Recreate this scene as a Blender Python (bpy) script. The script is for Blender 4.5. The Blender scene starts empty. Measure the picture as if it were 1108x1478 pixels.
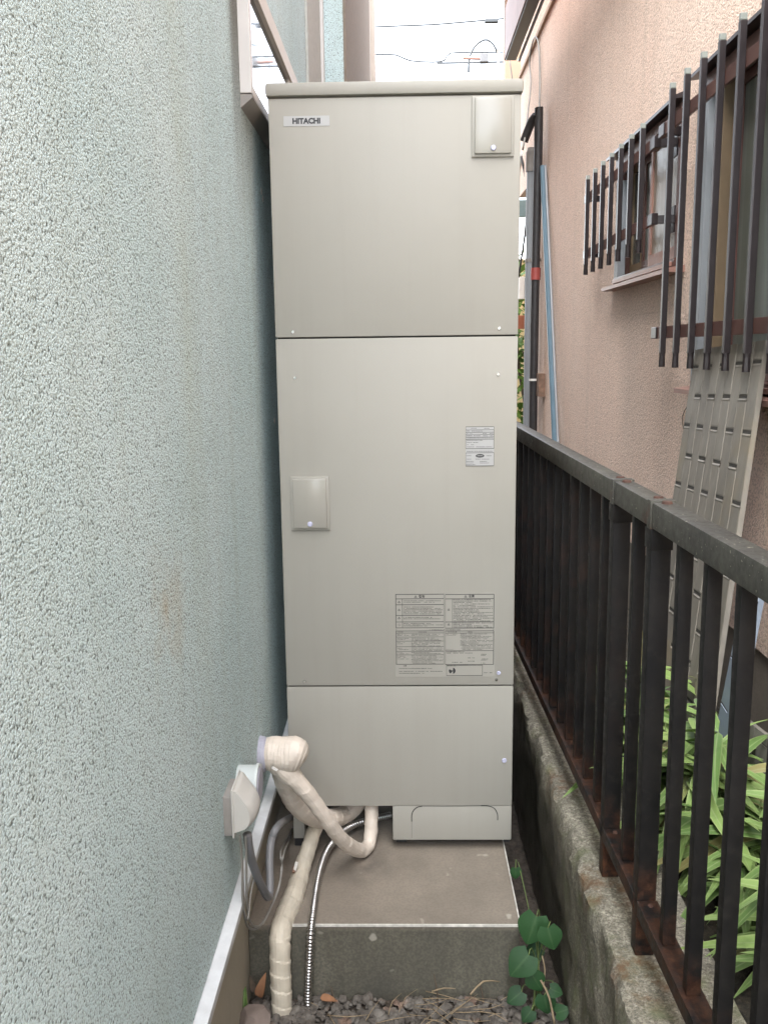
import bpy, bmesh, math, random
from mathutils import Vector, Matrix, noise
R = random.Random(7)
rad = math.radians
sc = bpy.context.scene
col = sc.collection

# ------------------------------------------------------------------ camera
FPX, CX, CY, CAMZ = 1320.0, 554.0, 739.0, 1.67
pitch, yaw, roll = rad(10), rad(1.25), rad(0.7)
F = Vector((-math.sin(yaw)*math.cos(pitch), math.cos(yaw)*math.cos(pitch), -math.sin(pitch)))
R0 = Vector((math.cos(yaw), math.sin(yaw), 0)); U0 = R0.cross(F)
RT = R0*math.cos(roll)-U0*math.sin(roll); UP = U0*math.cos(roll)+R0*math.sin(roll)
CAM = Vector((0, 0, CAMZ))
cd = bpy.data.cameras.new('camera'); cam = bpy.data.objects.new('camera', cd); col.objects.link(cam)
cd.sensor_fit = 'HORIZONTAL'; cd.sensor_width = 36; cd.lens = 36*FPX/1108
cd.clip_start = 0.02; cd.clip_end = 400
M = Matrix((RT, UP, -F)).transposed().to_4x4(); M.translation = CAM
cam.matrix_world = M
sc.camera = cam

def on(px, py, ax, v):
    """point of the place seen at a pixel, on the plane where coordinate ax equals v"""
    d = F+RT*((px-CX)/FPX)-UP*((py-CY)/FPX)
    t = (v-CAM[ax])/d[ax]
    return CAM+d*t

# ------------------------------------------------------------------ light
SUN_EL, SUN_AZ = 54, 214      # high, from behind the camera, veiled by cloud
w = bpy.data.worlds.new('World'); sc.world = w; w.use_nodes = True
nt = w.node_tree; nt.nodes.clear()
sky = nt.nodes.new('ShaderNodeTexSky'); sky.sky_type = 'NISHITA'; sky.sun_disc = False
sky.sun_elevation = rad(SUN_EL); sky.sun_rotation = rad(SUN_AZ); sky.dust_density = 1.0
hs = nt.nodes.new('ShaderNodeHueSaturation'); hs.inputs['Saturation'].default_value = 0.3
bg = nt.nodes.new('ShaderNodeBackground'); bg.inputs[1].default_value = 0.15
wo = nt.nodes.new('ShaderNodeOutputWorld')
nt.links.new(sky.outputs[0], hs.inputs['Color']); nt.links.new(hs.outputs[0], bg.inputs[0]); nt.links.new(bg.outputs[0], wo.inputs[0])
sd = bpy.data.lights.new('sun', 'SUN'); sd.energy = 1.3; sd.angle = rad(60); sd.color = (1, .98, .95)
so = bpy.data.objects.new('sun', sd); col.objects.link(so)
az, el = rad(SUN_AZ), rad(SUN_EL)
sdir = Vector((math.sin(az)*math.cos(el), math.cos(az)*math.cos(el), math.sin(el)))
so.rotation_euler = sdir.to_track_quat('Z', 'Y').to_euler()
so.location = (0, -3, 8)
vs = sc.view_settings; vs.view_transform = 'Standard'; vs.look = 'None'; vs.gamma = 1; vs.use_curve_mapping = False
vs.exposure = 3.05
sc.cycles.max_bounces = 8; sc.cycles.diffuse_bounces = 5
sc.cycles.use_denoising = True

# ------------------------------------------------------------------ materials
class N:
    """tiny node builder"""
    def __init__(s, name):
        s.m = bpy.data.materials.new(name); s.m.use_nodes = True
        s.t = s.m.node_tree; s.b = s.t.nodes['Principled BSDF']
        s.co = s.new('ShaderNodeNewGeometry').outputs['Position']   # metres in the place, so copies differ
    def new(s, k, **kw):
        n = s.t.nodes.new(k)
        for a, v in kw.items(): setattr(n, a, v)
        return n
    def put(s, sock, v):
        if isinstance(v, bpy.types.NodeSocket): s.t.links.new(v, sock)
        elif v is not None:
            if sock.type == 'RGBA' and len(v) == 3: v = (*v, 1)
            sock.default_value = v
    def vec(s, scale=(1, 1, 1), loc=(0, 0, 0), rot=(0, 0, 0)):
        n = s.new('ShaderNodeMapping'); s.put(n.inputs[0], s.co)
        n.inputs['Scale'].default_value = scale; n.inputs['Location'].default_value = loc; n.inputs['Rotation'].default_value = rot
        return n.outputs[0]
    def noise(s, scale, detail=4, rough=.55, vec=None, dist=0):
        n = s.new('ShaderNodeTexNoise'); s.put(n.inputs['Vector'], vec or s.co)
        n.inputs['Scale'].default_value = scale; n.inputs['Detail'].default_value = detail
        n.inputs['Roughness'].default_value = rough; n.inputs['Distortion'].default_value = dist
        return n.outputs[0]
    def voro(s, scale, vec=None, feature='F1', rnd=1):
        n = s.new('ShaderNodeTexVoronoi', feature=feature); s.put(n.inputs['Vector'], vec or s.co)
        n.inputs['Scale'].default_value = scale; n.inputs['Randomness'].default_value = rnd
        return n.outputs[0]
    def ramp(s, v, stops, interp='LINEAR'):
        n = s.new('ShaderNodeValToRGB'); s.put(n.inputs[0], v); cr = n.color_ramp; cr.interpolation = interp
        while len(cr.elements) < len(stops): cr.elements.new(.5)
        for e, (p, c) in zip(cr.elements, stops):
            e.position = p; e.color = (*c, 1) if hasattr(c, '__len__') else (c, c, c, 1)
        return n.outputs[0]
    def mix(s, f, a, b, mode='MIX'):
        n = s.new('ShaderNodeMix', data_type='RGBA', blend_type=mode)
        s.put(n.inputs[0], f); s.put(n.inputs[6], a); s.put(n.inputs[7], b)
        return n.outputs[2]
    def math(s, op, a, b=None, c=None, clamp=False):
        n = s.new('ShaderNodeMath', operation=op, use_clamp=clamp)
        s.put(n.inputs[0], a); s.put(n.inputs[1], b) if b is not None else 0
        if c is not None: s.put(n.inputs[2], c)
        return n.outputs[0]
    def xyz(s):
        n = s.new('ShaderNodeSeparateXYZ'); s.put(n.inputs[0], s.co); return n.outputs
    def band(s, v, lo, hi, soft):
        """1 between lo and hi with soft edges"""
        a = s.math('MULTIPLY_ADD', s.math('SUBTRACT', v, lo), 1/soft, .5, clamp=True)
        b = s.math('MULTIPLY_ADD', s.math('SUBTRACT', hi, v), 1/soft, .5, clamp=True)
        return s.math('MULTIPLY', a, b)
    def spot(s, p, r):
        n = s.new('ShaderNodeVectorMath', operation='DISTANCE'); s.put(n.inputs[0], s.co); n.inputs[1].default_value = p
        return s.math('SUBTRACT', 1, s.math('DIVIDE', n.outputs['Value'], r), clamp=True)
    def out(s, col, rough=.6, metal=0, bump=None, bs=.5, bd=.01, **kw):
        b = s.b
        s.put(b.inputs['Base Color'], col); s.put(b.inputs['Roughness'], rough); s.put(b.inputs['Metallic'], metal)
        for k, v in kw.items(): s.put(b.inputs[k.replace('_', ' ')], v)
        if bump is not None:
            n = s.new('ShaderNodeBump'); n.inputs['Strength'].default_value = bs; n.inputs['Distance'].default_value = bd
            s.put(n.inputs['Height'], bump); s.t.links.new(n.outputs[0], b.inputs['Normal'])
        return s.m

def plain(name, c, rough=.6, metal=0, var=.12, sc_=9, bump=0, bsc=120, **kw):
    n = N(name)
    v = n.ramp(n.noise(sc_, 5), [(.3, tuple(x*(1-var) for x in c)), (.7, tuple(min(1, x*(1+var)) for x in c))])
    return n.out(v, rough, metal, n.noise(bsc, 4) if bump else None, bump, .002, **kw)

MAT = {}
def stucco_left():
    n = N('mint_stucco')
    base = n.noise(195, 3, .6)
    cell = n.voro(290)
    h = n.math('ADD', n.math('MULTIPLY', base, .75), n.math('MULTIPLY', cell, .42))
    pit = n.ramp(h, [(.60, 1.0), (.80, 0.0)])
    hh = n.math('MULTIPLY_ADD', h, -1.5, n.math('MULTIPLY', n.noise(70, 2), .5))
    big = n.noise(2.3, 4)
    light = n.ramp(big, [(.3, (.52, .665, .68)), (.7, (.605, .735, .75))])
    c = n.mix(pit, (.135, .17, .165), light)
    light = n.mix(n.ramp(n.noise(6, 5, .65), [(.42, .45), (.62, 0)]), light, (.45, .58, .55))
    light = n.mix(n.ramp(n.noise(4.2, 4, .6), [(.55, 0), (.75, .5)]), light, (.62, .67, .70))
    # rain streaks: tall thin noise, strongest below the window corner
    st = n.noise(1, 6, .65, n.vec((3, 14, .5)))
    x, y, z = n.xyz()
    s1 = n.math('MULTIPLY', n.ramp(st, [(.5, 0), (.72, 1)]), .22)
    c = n.mix(s1, c, (.33, .38, .31), 'MIX')
    b1 = n.math('MULTIPLY', n.band(n.math('ADD', y, n.math('MULTIPLY', st, .12)), 1.68, 1.80, .12), n.ramp(n.noise(3, 3), [(.35, .08), (.7, .5)]))
    b1 = n.math('MULTIPLY', b1, n.ramp(n.math('MULTIPLY', z, .4), [(.42, .12), (.9, 1)]))
    c = n.mix(b1, c, (.36, .39, .26))
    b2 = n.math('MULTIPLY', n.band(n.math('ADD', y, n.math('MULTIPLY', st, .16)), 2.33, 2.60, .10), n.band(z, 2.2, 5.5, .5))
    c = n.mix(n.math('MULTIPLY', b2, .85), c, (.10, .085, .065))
    b3 = n.math('MULTIPLY', n.spot((-.39, 1.43, 1.25), .16), n.ramp(n.noise(8, 4), [(.4, 0), (.7, 1)]))
    c = n.mix(n.math('MULTIPLY', b3, .8), c, (.42, .33, .20))
    low = n.math('MULTIPLY', n.ramp(z, [(.0, 1), (1.0, 0)]), n.ramp(n.noise(4, 4), [(.35, .1), (.7, .55)]))
    c = n.mix(low, c, (.33, .38, .33))
    return n.out(c, .85, 0, hh, .55, .007)
def stucco_right():
    n = N('peach_stucco')
    g = n.noise(105, 4, .6); g2 = n.voro(150)
    h = n.math('ADD', g, n.math('MULTIPLY', g2, .35))
    big = n.noise(1.6, 5, .6)
    c = n.ramp(big, [(.3, (.84, .625, .51)), (.7, (.88, .69, .575))])
    c = n.mix(n.ramp(h, [(.58, .5), (.68, 0)]), c, (.36, .25, .19))
    x, y, z = n.xyz()
    st = n.noise(1, 6, .65, n.vec((3, 11, .4)))
    # grime that ran down below the sills, and damp at the foot
    e = n.math('MULTIPLY', n.band(y, 3.6, 4.45, .25), n.band(z, 1.2, 2.0, .5))
    c = n.mix(n.math('MULTIPLY', e, .3), c, (.20, .15, .12))
    c = n.mix(n.math('MULTIPLY', n.ramp(st, [(.52, 0), (.75, 1)]), .22), c, (.36, .29, .23))
    c = n.mix(n.math('MULTIPLY', n.ramp(z, [(.4, 1), (1.0, 0)]), n.ramp(n.noise(5, 4), [(.4, 0), (.7, .7)])), c, (.24, .21, .16))
    return n.out(c, .85, 0, h, .8, .006)
def concrete_wall():
    n = N('mossy_concrete')
    a = n.noise(7, 8, .7); f = n.noise(90, 4, .7); st = n.noise(1, 6, .65, n.vec((16, 16, 5))); ag = n.voro(75); fine = n.noise(230, 3, .7)
    c = n.ramp(a, [(.3, (.17, .155, .115)), (.5, (.29, .265, .205)), (.72, (.44, .41, .33))])
    c = n.mix(n.ramp(f, [(.42, .55), (.6, 0)]), c, (.07, .06, .045))
    c = n.mix(n.ramp(f, [(.58, 0), (.72, .35)]), c, (.50, .47, .40))
    c = n.mix(n.ramp(ag, [(.12, .5), (.3, 0)]), c, (.44, .41, .34)); c = n.mix(n.ramp(fine, [(.42, .6), (.52, 0)]), c, (.05, .045, .035))
    x, y, z = n.xyz()
    face = n.ramp(z, [(.44, 1), (.492, 0)])
    c = n.mix(n.math('MULTIPLY', n.ramp(st, [(.4, 0), (.62, .7)]), face), c, (.10, .088, .055))
    c = n.mix(n.math('MULTIPLY', n.ramp(n.noise(13, 5, .6), [(.5, 0), (.66, .55)]), 1), c, (.10, .115, .045))
    for p in ((.44, 1.86, .5), (.455, 1.56, .5), (.40, 2.35, .5), (.38, 3.0, .5)):
        c = n.mix(n.math('MULTIPLY', n.math('MULTIPLY', n.spot(p, .10), 2.6, clamp=True), n.ramp(n.noise(26, 5, .7), [(.46, 0), (.66, .8)])), c, (.12, .052, .022))
    # the wet end behind the plinth
    wet = n.math('MULTIPLY', n.band(y, 2.1, 6, .25), n.ramp(z, [(.36, 1), (.49, 0)]))
    c = n.mix(n.math('MULTIPLY', wet, .75), c, (.02, .02, .018))
    return n.out(c, n.mix(wet, (.85, .85, .85), (.35, .35, .35)), 0, n.math('ADD', n.math('MULTIPLY', a, .6), n.math('ADD', n.math('MULTIPLY', f, .5), n.math('MULTIPLY', fine, .3))), .9, .007)
def plinth_mat():
    n = N('plinth_concrete')
    a = n.noise(5, 6, .6); f = n.noise(140, 3, .6)
    x, y, z = n.xyz()
    c = n.ramp(a, [(.3, (.165, .14, .112)), (.7, (.25, .212, .17))])
    c = n.mix(n.ramp(f, [(.4, .3), (.55, 0)]), c, (.13, .11, .09))
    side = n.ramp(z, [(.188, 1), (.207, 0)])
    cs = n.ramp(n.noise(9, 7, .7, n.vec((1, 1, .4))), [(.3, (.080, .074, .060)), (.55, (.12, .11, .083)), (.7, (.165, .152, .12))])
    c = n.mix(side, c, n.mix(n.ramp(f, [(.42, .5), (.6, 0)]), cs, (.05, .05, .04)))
    c = n.mix(n.ramp(n.noise(14, 2), [(.67, 0), (.72, .5)]), c, (.5, .47, .4))
    c = n.mix(n.math('MULTIPLY', n.spot((-.12, 2.42, .21), .12), n.ramp(n.noise(9, 3), [(.4, 0), (.6, .8)])), c, (.08, .07, .06))
    return n.out(c, .7, 0, f, .35, .002)
def soil_mat(name='soil', c0=(.035, .027, .02), c1=(.11, .085, .065)):
    n = N(name); a = n.noise(45, 7, .7)
    return n.out(n.ramp(a, [(.35, c0), (.68, c1)]), .95, 0, a, 1, .02)
def tank_mat(name='beige_enamel', gloss=False):
    n = N(name)
    v = n.noise(2.5, 3); f = n.noise(420, 2)
    c = n.ramp(v, [(.3, (.318, .306, .270)), (.7, (.340, .327, .290))])
    c = n.mix(n.ramp(n.noise(1, 4, .6, n.vec((22, 22, .9))), [(.5, 0), (.75, .10)]), c, (.22, .205, .165))
    c = n.mix(n.ramp(n.noise(34, 5, .7), [(.72, 0), (.76, .12)]), c, (.2, .18, .15))
    return n.out(c, n.ramp(v, [(.3, .16), (.7, .22)] if gloss else [(.3, .42), (.7, .52)]), 0, n.math('ADD', f, n.math('MULTIPLY', n.noise(5, 2), 6)), .12, .0006)
def fence_mat(name='bronze_paint', rail=False):
    n = N(name)
    a = n.noise(9, 6, .6); f = n.noise(60, 5, .7)
    x, y, z = n.xyz()
    c = n.ramp(a, [(.3, (.006, .0062, .007)), (.7, (.014, .013, .0125))])
    if rail: c = n.ramp(a, [(.3, (.036, .034, .029)), (.7, (.075, .072, .058))])
    c = n.mix(n.math('MULTIPLY', n.ramp(f, [(.52, 0), (.72, .35)]), 1), c, (.03, .028, .024))
    # rust creeping up from the feet and at the joints
    foot = n.ramp(z, [(.50, 1), (.64, .6), (.70, 0)])
    rm = n.math('MULTIPLY', foot, n.ramp(n.noise(17, 6, .7), [(.40, 0), (.58, 1)]))
    c = n.mix(rm, c, n.ramp(f, [(.35, (.030, .013, .008)), (.7, (.11, .048, .026))]))
    far = n.math('MULTIPLY', n.band(y, 2.0, 5, .8), n.ramp(n.noise(13, 5, .6), [(.5, 0), (.68, .3)]))
    c = n.mix(far, c, (.05, .024, .017))
    if rail:
        jt = n.math('ADD', n.spot((.445, 1.64, 1.355), .045), n.spot((.445, 1.90, 1.355), .03))
        c = n.mix(n.math('MULTIPLY', n.math('MULTIPLY', jt, 1.6, clamp=True), n.ramp(n.noise(40, 4), [(.4, 0), (.6, 1)])), c, (.075, .033, .022))
        c = n.mix(n.ramp(n.noise(120, 2), [(.68, 0), (.72, .8)]), c, (.4, .38, .3))
    return n.out(c, n.ramp(f, [(.3, .42), (.7, .65)]), .2 if rail else 0, f, .35, .0015, Specular_IOR_Level=.45 if rail else .14)
def leaf_mat(name, a, b, vein, sc_=30):
    n = N(name)
    oi = n.new('ShaderNodeObjectInfo').outputs['Random']
    c = n.mix(oi, a, b)
    if 'sasa' in name: c = n.mix(n.ramp(oi, [(.93, 0), (.95, .8)]), c, (.22, .17, .07))
    uvn = n.new('ShaderNodeTexCoord').outputs['UV']
    sp = n.new('ShaderNodeSeparateXYZ'); n.put(sp.inputs[0], uvn)
    mid = n.math('SUBTRACT', 1, n.math('MULTIPLY', n.math('ABSOLUTE', n.math('SUBTRACT', sp.outputs[0], .5)), 14), clamp=True)
    edge = n.ramp(n.math('ABSOLUTE', n.math('SUBTRACT', sp.outputs[0], .5)), [(.38, 0), (.48, .35)])
    c = n.mix(n.math('MULTIPLY', mid, .5), c, vein)
    if 'sasa' in name: c = n.mix(edge, c, (.34, .38, .17))
    c = n.mix(n.ramp(n.noise(sc_, 4), [(.55, 0), (.8, .6)]), c, tuple(x*.5 for x in a))
    m = n.out(c, .55, 0, n.noise(160, 2), .2, .001, Specular_IOR_Level=.35)
    n.b.inputs['Transmission Weight'].default_value = 0
    return m
def gravel_mat():
    n = N('gravel_stone')
    c = n.ramp(n.noise(38, 2, .5), [(.3, (.055, .048, .040)), (.5, (.10, .087, .074)), (.72, (.17, .155, .135))])
    c = n.mix(n.ramp(n.noise(15, 2), [(.62, 0), (.7, .5)]), c, (.28, .17, .12))
    return n.out(c, .85, 0, n.noise(160, 4), .5, .003)
def pane_mat(name, c0, c1, rough):
    n = N(name)
    a = n.noise(1, 2, .5, n.vec((1, 24, .15)))
    return n.out(n.ramp(a, [(.35, c0), (.65, c1)]), rough, 0, n.noise(1, 2, .5, n.vec((1, 90, .6))), .15, .002, Coat_Weight=.25, Coat_Roughness=.2)
def siding_mat(name, a, b):
    n = N(name)
    g = n.noise(1, 6, .65, n.vec((40, 40, 5))); d = n.noise(6, 5, .6)
    c = n.ramp(g, [(.3, a), (.7, b)])
    c = n.mix(n.ramp(d, [(.45, 0), (.75, .5)]), c, tuple(x*.45 for x in a))
    c = n.mix(n.ramp(n.noise(3, 4), [(.55, 0), (.75, .35)]), c, (.40, .30, .15))
    return n.out(c, .6, 0, g, .3, .002)

MAT.update(
    mint=stucco_left(), peach=stucco_right(), mossy=concrete_wall(), plinth=plinth_mat(), soil=soil_mat(),
    upper=soil_mat('garden_soil', (.02, .018, .012), (.075, .06, .04)), tank=tank_mat(), gloss=tank_mat('glossy_beige_plastic', True), bronze=fence_mat(), rail=fence_mat('bronze_rail_paint', True),
    sasa=leaf_mat('sasa_leaf', (.085, .155, .040), (.20, .29, .085), (.30, .35, .18)),
    ivy=leaf_mat('ivy_leaf', (.012, .042, .014), (.022, .07, .02), (.06, .11, .045)),
    bush=leaf_mat('bush_leaf', (.08, .15, .02), (.20, .26, .04), (.2, .25, .1)), gravel=gravel_mat(),
    cover=plain('plinth_edge', (.56, .54, .49), .7, sc_=60, var=.25),
    flash=plain('grey_white_flashing', (.60, .62, .63), .35, 0, .12, 25),
    found=plain('beige_render', (.38, .345, .27), .75, 0, .12, 4, .4, 90),
    seam=plain('dark_gap', (.02, .02, .018), .9), screw=plain('zinc_screw', (.62, .62, .60), .25, 1, .05),
    cap=plain('lavender_plastic', (.48, .48, .62), .3), sticker=plain('sticker_film', (.60, .60, .59), .35, var=.03),
    plate=plain('name_plate_film', (.40, .40, .395), .3, var=.03), ink=plain('black_ink', (.025, .025, .028), .5, var=.05),
    fine=plain('fine_print_ink', (.045, .044, .042), .5, var=.2), tape=plain('cream_pipe_tape', (.60, .53, .455), .5, 0, .12, 22, .6, 45),
    tape2=plain('weathered_pipe_tape', (.52, .47, .38), .55, 0, .20, 11, .7, 45),
    conduit=plain('grey_conduit', (.155, .155, .16), .45, 0, .1, 20), cable=plain('grey_cable', (.20, .19, .17), .5),
    steel=plain('steel_conduit', (.55, .54, .53), .33, 1, .1, 40), plastic=plain('ivory_plastic', (.47, .455, .42), .38, 0, .06, 8),
    plastic2=plain('weathered_grey_plastic', (.25, .23, .21), .5, 0, .12, 12), duct=plain('pale_duct_cap', (.47, .51, .50), .4, 0, .06, 12),
    putty=plain('grey_putty', (.36, .36, .42), .7, 0, .15, 30, .6, 60), alum=plain('ivory_aluminium', (.56, .54, .52), .4, 0, .05),
    alumw=plain('tan_aluminium', (.47, .41, .35), .45, 0, .05), glass=N('window_glass').out((.03, .04, .05), .04, 0, IOR=1.9),
    brown=plain('brown_aluminium', (.11, .052, .042), .4, .2, .15, 8), pinkb=plain('pinkish_brown_sill', (.36, .20, .16), .45, .1, .1, 10),
    bar=plain('dark_brown_bar', (.026, .020, .021), .32, .3, .15, 14), barcap=plain('clear_bar_cap', (.22, .235, .21), .4),
    tanw=plain('tan_frame', (.17, .12, .07), .5, 0, .1, 10), jamb=plain('grey_white_jamb', (.26, .28, .30), .5, 0, .08, 9),
    frost=pane_mat('frosted_pane', (.07, .085, .075), (.12, .14, .122), .3), beigep=pane_mat('beige_reflection_pane', (.21, .17, .13), (.26, .215, .165), .35),  # beige pane colour carries the reflection of the opposite wall
    darkp=pane_mat('dark_pane', (.05, .055, .05), (.10, .11, .10), .25),
    siding=siding_mat('weathered_siding', (.16, .142, .118), (.215, .195, .162)), siding2=siding_mat('grey_siding', (.15, .14, .12), (.22, .21, .18)),
    slot=plain('slot_dark', (.035, .031, .025), .9), blueg=plain('blue_grey_sheet', (.15, .18, .22), .4, .2, .1), dkred=plain('dark_red_fabric', (.055, .022, .02), .9, 0, .3, 60, .8, 200),
    gpipe=plain('grey_pvc', (.24, .255, .27), .4, 0, .06), bpipe=plain('black_lagging', (.026, .024, .025), .5, 0, .2, 30), rtape=plain('red_tape', (.30, .06, .05), .5),
    bluep=plain('blue_pole_paint', (.085, .14, .18), .4, 0, .15, 6), wood=plain('weathered_wood', (.21, .13, .09), .8, 0, .35, 30, .5, 50),
    peachf=plain('pale_peach_render', (.42, .29, .21), .8, 0, .06, 3, .3, 80), grey=plain('grey_stucco', (.42, .42, .39), .85, 0, .10, 40, .8, 120),
    tanst=plain('painted_shade_stucco', (.20, .165, .13), .9, 0, .12, 30, .6, 90), straw=plain('straw', (.24, .18, .11), .8, 0, .25, 30), dead=plain('dead_leaf', (.20, .095, .045), .8, 0, .3, 20),
    stem=plain('green_stem', (.10, .14, .04), .6), bark=plain('bark', (.09, .065, .045), .9, 0, .3, 30, .6, 60), wire=plain('cable_sheath', (.05, .055, .06), .6),
    black=plain('black_plastic', (.03, .03, .032), .5), red=plain('red_brown_board', (.30, .10, .05), .7), skyblue=plain('light_blue_bin', (.32, .48, .55), .5),
    yellow=plain('cream_wall', (.66, .50, .26), .8), stone=plain('reddish_stone', (.17, .135, .115), .85, 0, .3, 14, .5, 60), rust=plain('rusty_bolt', (.07, .034, .024), .8, .2, .3, 60, .5, 200),
    ply=plain('white_tape_end', (.72, .70, .66), .6))

# ------------------------------------------------------------------ builders
def prop(o, label=None, cat=None, group=None, kind=None):
    for k, v in (('label', label), ('category', cat), ('group', group), ('kind', kind)):
        if v: o[k] = v
    return o
def empty(name, loc, label, cat, group=None):
    o = bpy.data.objects.new(name, None); col.objects.link(o); o.location = loc; o.empty_display_size = .05
    o['_o'] = list(loc)
    return prop(o, label, cat, group)
def origin(o):
    v = Vector((0, 0, 0))
    while o is not None:
        v += o.location; o = o.parent
    return v
def mk(name, verts, faces, mat, parent=None, smooth=False, at=None, uv=None):
    """one mesh object; verts in world metres, moved to the origin of its thing"""
    off = origin(parent) if parent is not None else Vector(at or (0, 0, 0))
    me = bpy.data.meshes.new(name)
    me.from_pydata([tuple(Vector(v)-off) for v in verts], [], faces)
    me.materials.append(MAT[mat] if isinstance(mat, str) else mat)
    if uv:
        l = me.uv_layers.new(name='uv')
        for p in me.polygons:
            for li in p.loop_indices: l.data[li].uv = uv[me.loops[li].vertex_index]
    me.update()
    if smooth: me.shade_smooth()
    o = bpy.data.objects.new(name, me); col.objects.link(o)
    if parent is not None: o.parent = parent
    else: o.location = off
    return o
class B:
    """collects primitives (world metres) into one mesh"""
    def __init__(s): s.v, s.f = [], []
    def add(s, v, f):
        k = len(s.v); s.v += [Vector(x) for x in v]; s.f += [tuple(i+k for i in q) for q in f]; return s
    def box(s, x0, x1, y0, y1, z0, z1, bev=0):
        bm = bmesh.new(); bmesh.ops.create_cube(bm, size=1)
        for v in bm.verts: v.co = ((x0+x1)/2+v.co.x*(x1-x0), (y0+y1)/2+v.co.y*(y1-y0), (z0+z1)/2+v.co.z*(z1-z0))
        if bev: bmesh.ops.bevel(bm, geom=bm.edges[:], offset=bev, segments=2, affect='EDGES', profile=.6)
        return s.bm(bm)
    def bm(s, bm, mat=None):
        bm.verts.index_update()
        s.add([(mat @ v.co) if mat else v.co for v in bm.verts], [[v.index for v in f.verts] for f in bm.faces]); bm.free(); return s
    def obox(s, a, b, w, h, up=(0, 0, 1), bev=0):
        """beam from a to b, w across, h along up"""
        a, b = Vector(a), Vector(b); d = (b-a); L = d.length; d.normalize()
        u = Vector(up); r = d.cross(u).normalized(); u = r.cross(d).normalized()
        bm = bmesh.new(); bmesh.ops.create_cube(bm, size=1)
        for v in bm.verts: v.co = Vector((v.co.x*w, v.co.y*L, v.co.z*h))
        if bev: bmesh.ops.bevel(bm, geom=bm.edges[:], offset=bev, segments=2, affect='EDGES', profile=.6)
        m = Matrix((r, d, u)).transposed().to_4x4(); m.translation = (a+b)/2
        return s.bm(bm, m)
    def tube(s, pts, r, n=10, caps=True, step=None, smooth=True, mod=None):
        pts = [Vector(p) for p in pts]
        if smooth and len(pts) > 2: pts, tt = catmull(pts, step or .02)
        else: tt = [i/(len(pts)-1) for i in range(len(pts))]
        rr = r if hasattr(r, '__len__') else [r]
        def rad_(t):
            if len(rr) == 1: return rr[0]
            k = t*(len(rr)-1); i = min(int(k), len(rr)-2); f = k-i; f = f*f*(3-2*f)
            return rr[i]*(1-f)+rr[i+1]*f
        k0 = len(s.v); d = (pts[1]-pts[0]).normalized(); u = d.orthogonal().normalized(); ln = 0
        for i, p in enumerate(pts):
            dn = (pts[min(i+1, len(pts)-1)]-pts[max(i-1, 0)]).normalized()
            u = (u-dn*u.dot(dn)).normalized(); v = dn.cross(u)
            if i: ln += (p-pts[i-1]).length
            for j in range(n):
                a = 2*math.pi*j/n; q = rad_(tt[i])
                if mod: q *= mod(ln, a)
                s.v.append(p+u*(math.cos(a)*q)+v*(math.sin(a)*q))
        m = len(pts)
        for i in range(m-1):
            for j in range(n): s.f.append((k0+i*n+j, k0+i*n+(j+1) % n, k0+(i+1)*n+(j+1) % n, k0+(i+1)*n+j))
        if caps: s.f.append(tuple(k0+j for j in reversed(range(n)))); s.f.append(tuple(k0+(m-1)*n+j for j in range(n)))
        return s
    def cyl(s, a, b, r, n=16, r2=None): return s.tube([a, b], [r, r2 if r2 is not None else r], n, smooth=False)
    def quad(s, a, b, c, d): return s.add([a, b, c, d], [(0, 1, 2, 3)])
    def go(s, name, mat, parent=None, smooth=False, at=None): return mk(name, s.v, s.f, mat, parent, smooth, at)
def catmull(P, step):
    out, tt = [], []
    n = len(P); Q = [P[0]*2-P[1]]+P+[P[-1]*2-P[-2]]
    for i in range(n-1):
        a, b, c, d = Q[i:i+4]; k = max(2, int((c-b).length/step))
        for j in range(k):
            t = j/k
            out.append(.5*((2*b)+(c-a)*t+(2*a-5*b+4*c-d)*t*t+(3*b-a-3*c+d)*t**3)); tt.append((i+t)/(n-1))
    out.append(P[-1]); tt.append(1); return out, tt
def autosmooth(o, ang=27):
    me = o.data; me.shade_smooth()
    bm = bmesh.new(); bm.from_mesh(me)
    for e in bm.edges: e.smooth = not (len(e.link_faces) == 2 and e.calc_face_angle(0) > rad(ang))
    bm.to_mesh(me); bm.free(); return o
def text(name, body, p, size, mat, parent, bold=0, sx=1, th=.0002, center=True):
    """lettering on a surface that faces the camera side (-Y)"""
    cu = bpy.data.curves.new(name, 'FONT'); cu.body = body; cu.size = size; cu.offset = bold; cu.extrude = th
    cu.align_x = 'CENTER' if center else 'LEFT'; cu.align_y = 'CENTER'; cu.resolution_u = 3
    t = bpy.data.objects.new('tmp', cu); col.objects.link(t)
    dg = bpy.context.evaluated_depsgraph_get()
    me = bpy.data.meshes.new_from_object(t.evaluated_get(dg)); me.name = name
    bpy.data.objects.remove(t); bpy.data.curves.remove(cu)
    off = origin(parent)
    for v in me.vertices:
        x, y, z = v.co; v.co = Vector((p[0]+x*sx, p[1]-z, p[2]+y))-off
    me.materials.clear(); me.materials.append(MAT[mat])
    o = bpy.data.objects.new(name, me); col.objects.link(o); o.parent = parent; return o
def dup(o, parent, loc=None, rot=None, scale=None):
    c = o.copy(); col.objects.link(c); c.parent = parent
    if loc is not None: c.location = loc
    if rot is not None: c.rotation_euler = rot
    if scale is not None: c.scale = scale
    return c
def dup_tree(root, d, label):
    r = root.copy(); col.objects.link(r); r.location = root.location+Vector(d); r['label'] = label
    for ch in root.children:
        c = ch.copy(); col.objects.link(c); c.parent = r
        for g in ch.children:
            e = g.copy(); col.objects.link(e); e.parent = c
    return r
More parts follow.
